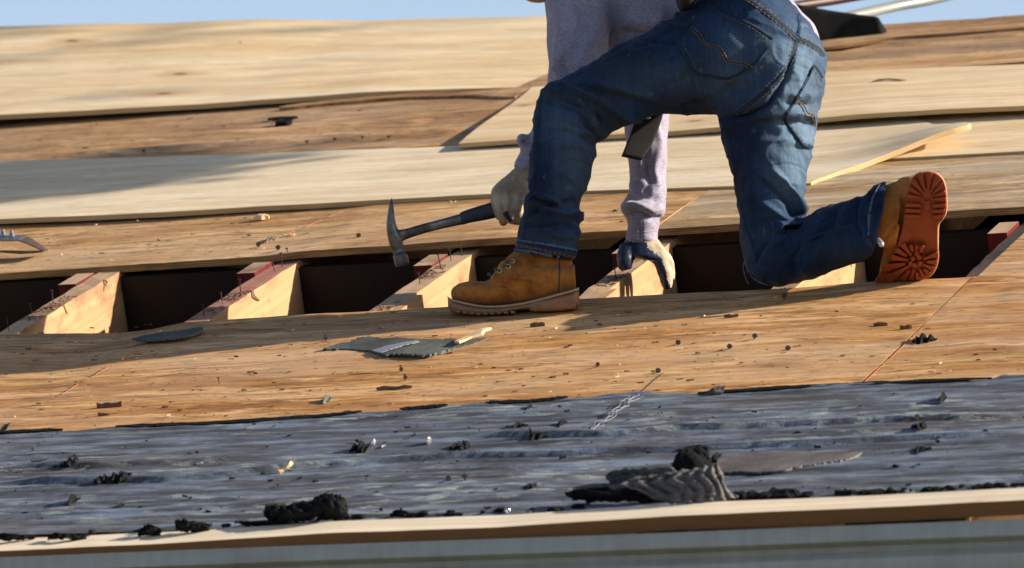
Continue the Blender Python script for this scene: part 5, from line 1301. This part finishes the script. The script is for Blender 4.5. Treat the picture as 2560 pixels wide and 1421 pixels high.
# red chalk lines and scuffs
def chalk(parent, u_a, v_a, u_b, v_b, n=.0006, w_=.0022, seg=60, seed=0, mat=CHALK, name='chalk_line', keep=.62):
    r = np.random.default_rng(seed); vs = []; fs = []
    for i in range(seg):
        if r.random() > keep+.25*math.sin(i*.4): continue
        t0, t1 = i/seg, (i+1)/seg; b = len(vs); w1 = w_*r.uniform(.5, 1.2)
        for t in (t0, t1):
            u, v = u_a+(u_b-u_a)*t, v_a+(v_b-v_a)*t; vs += [R(u-w1/2, v, n), R(u+w1/2, v, n)]
        for t in (t0, t1):
            u, v = u_a+(u_b-u_a)*t, v_a+(v_b-v_a)*t; vs += [R(u-w1/2, v, n-.0008), R(u+w1/2, v, n-.0008)]
        fs += [(b, b+1, b+3, b+2), (b+4, b+6, b+7, b+5), (b, b+4, b+5, b+1), (b+2, b+3, b+7, b+6), (b, b+2, b+6, b+4), (b+1, b+5, b+7, b+3)]
    o = obj(name, vs, fs, mat, parent, None, vs, smooth=False); o['kind'] = 'stuff'; return o
chalk(lower_deck2, 1.086, -1.10, 1.086, -.22, w_=.0028, seed=1, keep=.75, n=.0022)
chalk(lower_deck, -.705, -.86, -.676, -.24, seed=2, w_=.0026, n=.0022)
chalk(upper_deck, -.80, .56, -.715, .92, seed=3, w_=.0026, n=.0022)
# plastic threads torn across the felt
for k in range(4):
    r = np.random.default_rng(k); pts = []
    for t in np.linspace(0, 1, 16):
        x = 1470+(1585-1470)*t+(k*11-10)*t+r.normal(0, 3.5); y = 1084+(992-1084)*t+r.normal(0, 1.5); u, v = on_h(x, y, .009); pts.append(R(u, v, .009+abs(r.normal(0, .003))))
    vs, fs = tube(pts, .0006, 5, 48); obj('plastic_thread', vs, fs, THREAD, felt_o, None, vs)
pts = [R(*on_h(x, y, .002), .002) for x, y in ((1592, 990), (1610, 975), (1632, 955), (1660, 932))]; vs, fs = tube(pts, .0009, 5, 24); obj('plastic_thread', vs, fs, CHIPD, felt_o, None, vs)

# uncountable crumbs: splinters and grit on the decking, tar crumbs along the eave
def scatter(name, n, regions, mat, smin, smax, flat, seed, label, cat, ang=.35):
    r = np.random.default_rng(seed); parts = []
    tot = sum(x[4] for x in regions)
    for u0, u1, v0, v1, wgt, h in regions:
        for _ in range(int(n*wgt/tot)):
            L = smin*(smax/smin)**(r.random()**1.8); u = r.uniform(u0, u1); v = r.uniform(v0, v1)
            parts.append(splinter_geo(u, v, h, L, L*flat*r.uniform(.5, 1.3), L*flat*r.uniform(.25, .8)+.0004, r.normal(0, ang), int(r.integers(1e6)), 0))
    vs, fs = join(parts); o = obj(name, vs, fs, mat, None, None, vs, smooth=False); tag(o, label, cat, kind='stuff'); return o
LOW = (-1.4, 1.7, -1.12, -.22, 5, .0006); UP = (-1.5, 1.5, .46, .95, 2, .0006); UPR = (.5, 1.5, .46, 1.08, .6, .0006); FELTR = (-.9, 1.9, -2.0, -1.16, 2.2, .0065); MID = (-2.6, -.8, 1.85, 2.35, .6, .0006)
scatter('wood_crumbs', 1500, [LOW, UP, UPR, MID], CHIPD, .0022, .016, .28, 3, 'dark splinters and crumbs of bark strewn over the old plywood', 'wood crumbs')
scatter('light_wood_crumbs', 260, [LOW, UP, UPR], CHIPM, .002, .009, .4, 4, 'pale wood crumbs strewn over the old plywood', 'wood crumbs', .8)
scatter('tar_crumbs', 330, [FELTR], TAR, .003, .014, .5, 5, 'black tar crumbs strewn over the felt', 'tar crumbs', .6)
parts = []; r = np.random.default_rng(12)
for _ in range(260):
    x = r.choice([r.uniform(1690, 2030), r.uniform(2100, 2560), r.uniform(1790, 1990), r.uniform(0, 1500)], p=[.3, .3, .28, .12]); y = np.interp(x, [0, 430, 850, 1280, 1700, 2100, 2560], [1348, 1328, 1301, 1286, 1258, 1241, 1218])-r.uniform(0, 8)
    u, v = on_h(x, y, .006); s_ = r.uniform(.003, .010)*(1.3 if 1790 < x < 1990 else .8); parts.append(lump_geo(R(u, v, .006+s_*.4), s_*r.uniform(.7, 2.2), s_, s_*r.uniform(.3, .9), int(r.integers(999)), 1, .6))
vs, fs = join(parts); o = obj('eave_crumbs', vs, fs, TAR, None, None, vs, smooth=False); tag(o, 'crumbled black tar crust along the edge board', 'tar crumbs', kind='stuff')
# bark dust on the rafters' tops
parts = []
for i, ur in enumerate(raft_right[1:7]):
    for c in range(5):
        v0 = r.uniform(-.2, .36)
        for _ in range(16): parts.append(splinter_geo(ur-RW*r.uniform(.1, .9), v0+r.normal(0, .018), -.0172, r.uniform(.004, .016), .002, .0018, r.uniform(0, 3), int(r.integers(1e6))))
vs, fs = join(parts); o = obj('rafter_crumbs', vs, fs, CHIPD, None, None, vs, smooth=False); tag(o, 'dark bark crumbs lying on the tops of the rafters', 'wood crumbs', kind='stuff')

# ---- pry tool at the left edge
tool = empty('shingle_remover', W(20, 600, plane_dd(20, 640)), 'bolted steel plate of a roofing tool with bent brown blade at left edge', 'tool')
D0 = plane_dd(60, 640)-.02
def slabp(name, pts, th, mat, parent):
    """thin plate through four or more edge pairs (x1,y1,d1,x2,y2,d2)"""
    a = [W(p[0], p[1], p[2]) for p in pts]; b = [W(p[3], p[4], p[5]) for p in pts]; n = len(a); vs = []
    for i in range(n):
        t = a[min(i+1, n-1)]-a[max(i-1, 0)]; nr = np.cross(t, b[i]-a[i]); nr /= np.linalg.norm(nr)
        vs += [a[i]+nr*th/2, b[i]+nr*th/2, b[i]-nr*th/2, a[i]-nr*th/2]
    fs = [(0, 1, 2, 3), tuple(4*n-4+k for k in (3, 2, 1, 0))]+[(i*4+k, i*4+4+k, i*4+4+(k+1) % 4, i*4+(k+1) % 4) for i in range(n-1) for k in range(4)]
    me = mesh(vs, fs, None, vs, name); fix(me); return link(name, me, mat, parent, smooth=False)
slabp('mounting_plate', [(-160, 598, D0, -150, 588, D0+.07), (-60, 600, D0, -50, 589, D0+.07), (20, 602, D0, 34, 590, D0+.07), (48, 601, D0, 66, 591, D0+.07)], .004, STEEL, tool)
slabp('blade', [(46, 602, D0-.001, 66, 592, D0+.07), (66, 608, D0-.005, 82, 600, D0+.065), (88, 618, D0-.01, 100, 612, D0+.05), (108, 628, D0-.015, 119, 627, D0+.04)], .003, STEELB, tool)
for x, y in ((7, 594), (29, 597)):
    for nm, r_, y0, y1, sg in (('washer', 8.5, y, y-3, 16), ('nut', 7.5, y-3, y-12, 6), ('bolt_end', 4.2, y-12, y-19, 12)):
        a, b = W(x, y0, D0+.03), W(x, y1, D0+.035); vs, fs = tube([a, b], r_/1130, sg); obj(nm, vs, fs, STEEL, tool, None, vs, smooth=False)
slabp('stay', [(-160, 640, D0+.02, -150, 640, D0+.06), (-60, 634, D0+.02, -50, 632, D0+.06), (0, 630, D0+.02, 10, 628, D0+.06), (50, 634, D0+.02, 70, 630, D0+.05), (96, 631, D0, 110, 628, D0+.04)], .004, STEELB, tool)

# ---- black shovel and poles over the ridge
DD = 2.55
sh = empty('roofing_shovel', W(2130, 100, DD), 'black shovel blade with a thick grey pole lying over the ridge behind the man', 'shovel')
vs, fs = loft([(1990, 12, 1990, 122, DD+.05, .07), (2050, 24, 2050, 120, DD+.05, .07), (2110, 33, 2110, 112, DD+.04, .06), (2165, 40, 2170, 100, DD+.02, .05), (2192, 44, 2205, 94, DD, .035), (2200, 52, 2221, 86, DD, .015)], 24, 24, ex=7)
o = obj('blade', vs, fs, TAR, sh, None, vs); fix(o.data)
POLE = plain('grey_white_pole_paint', (.20, .215, .22), .35, .1, .12, 20)
vs, fs = loft([(2085, 42, 2092, 62, DD+.0, .010), (2110, 32, 2118, 56, DD+.03, .014), (2150, 22, 2160, 47, DD+.08, .015), (2240, 2, 2250, 27, DD+.2, .015), (2340, -18, 2348, 8, DD+.3, .015), (2560, -75, 2566, -50, DD+.6, .015)], 18, 40)
obj('pole', vs, fs, POLE, sh, None, vs)
RP = plain('dark_red_pole_paint', (.03, .005, .005), .5, .1, .2, 20)
vs, fs = loft([(1960, 8, 1964, 30, DD+.05, .013), (2060, -8, 2066, 16, DD+.15, .013), (2160, -24, 2166, -1, DD+.25, .013), (2300, -46, 2306, -24, DD+.4, .013)], 18, 20)
o = obj('red_pole', vs, fs, RP, None, None, vs); tag(o, 'dark red pole crossing the top edge behind the man\'s back', 'pole')

# ---- added foliage out of frame, its low bough set to shade the long sheet
def shadow_tree():
    t = empty('shadow_tree', (8.6, 5.6, zb), 'unseen broadleaf added behind the house to shade the long new sheet', 'shadow_tree')
    bark = plain('tree_bark', (.10, .075, .055), .9, 0, .4, 12); leaf = plain('tree_leaves', (.055, .085, .025), .6, 0, .4, 6)
    clump = R(3.75, 3.14, 1.88)
    dl = SUNV/SUNV[0]*3.6
    vs, fs = join([tube([(8.6, 5.6, zb), (8.55, 5.6, 0), (8.65, 5.5, 3.0), (8.5, 5.6, 6.0), (8.6, 5.7, 8.6)], [.30, .24, .19, .12, .04], 12, 20),
                   tube([(8.6, 5.5, 4.6), tuple(R(8.3, 6.6, 4.15)), tuple(R(7.75, 5.2, 3.5)), tuple(clump+dl), tuple(clump+dl*.5), tuple(clump)], [.11, .08, .055, .035, .025, .01], 8, 30),
                   tube([(8.6, 5.5, 4.2), (9.5, 6.0, 5.6), (10.2, 6.2, 6.6)], [.10, .07, .02], 8, 12), tube([(8.6, 5.5, 4.8), (7.7, 6.3, 6.0), (7.2, 6.8, 6.8)], [.09, .06, .02], 8, 12)])
    obj('trunk', vs, fs, bark, t, None, vs)
    r = np.random.default_rng(3); V = []; F = []
    def leaves(c, n, ax, rad, size):
        for _ in range(n):
            p = np.array(c)+sum(a*q for a, q in zip(ax, np.clip(r.normal(0, .5, 3), -1, 1)*rad)); a = r.normal(0, 1, 3); a /= np.linalg.norm(a); b = np.cross(a, r.normal(0, 1, 3)); b /= np.linalg.norm(b); s_ = size*r.uniform(.7, 1.3)
            k = len(V); V.extend([p-a*s_, p-b*s_*.45, p+a*s_, p+b*s_*.45]); F.append((k, k+1, k+2, k+3))
    E3 = [np.array([1., 0, 0]), np.array([0, 1., 0]), np.array([0, 0, 1.])]
    d_l = SUNV
    leaves(clump, 1500, [np.array([1., 0, 0]), VV, NN], np.array([.40, .26, .16]), .045)
    for c, rr in (((8.6, 5.8, 8.6), 1.9), ((10.0, 6.2, 7.6), 1.7), ((7.6, 6.8, 7.8), 1.6), ((8.9, 6.8, 7.2), 1.6), ((8.9, 5.2, 9.6), 1.3)): leaves(c, 1500, E3, np.array([rr]*3), .09)
    o = obj('crown', V, F, leaf, t, None, V, smooth=False)
shadow_tree()
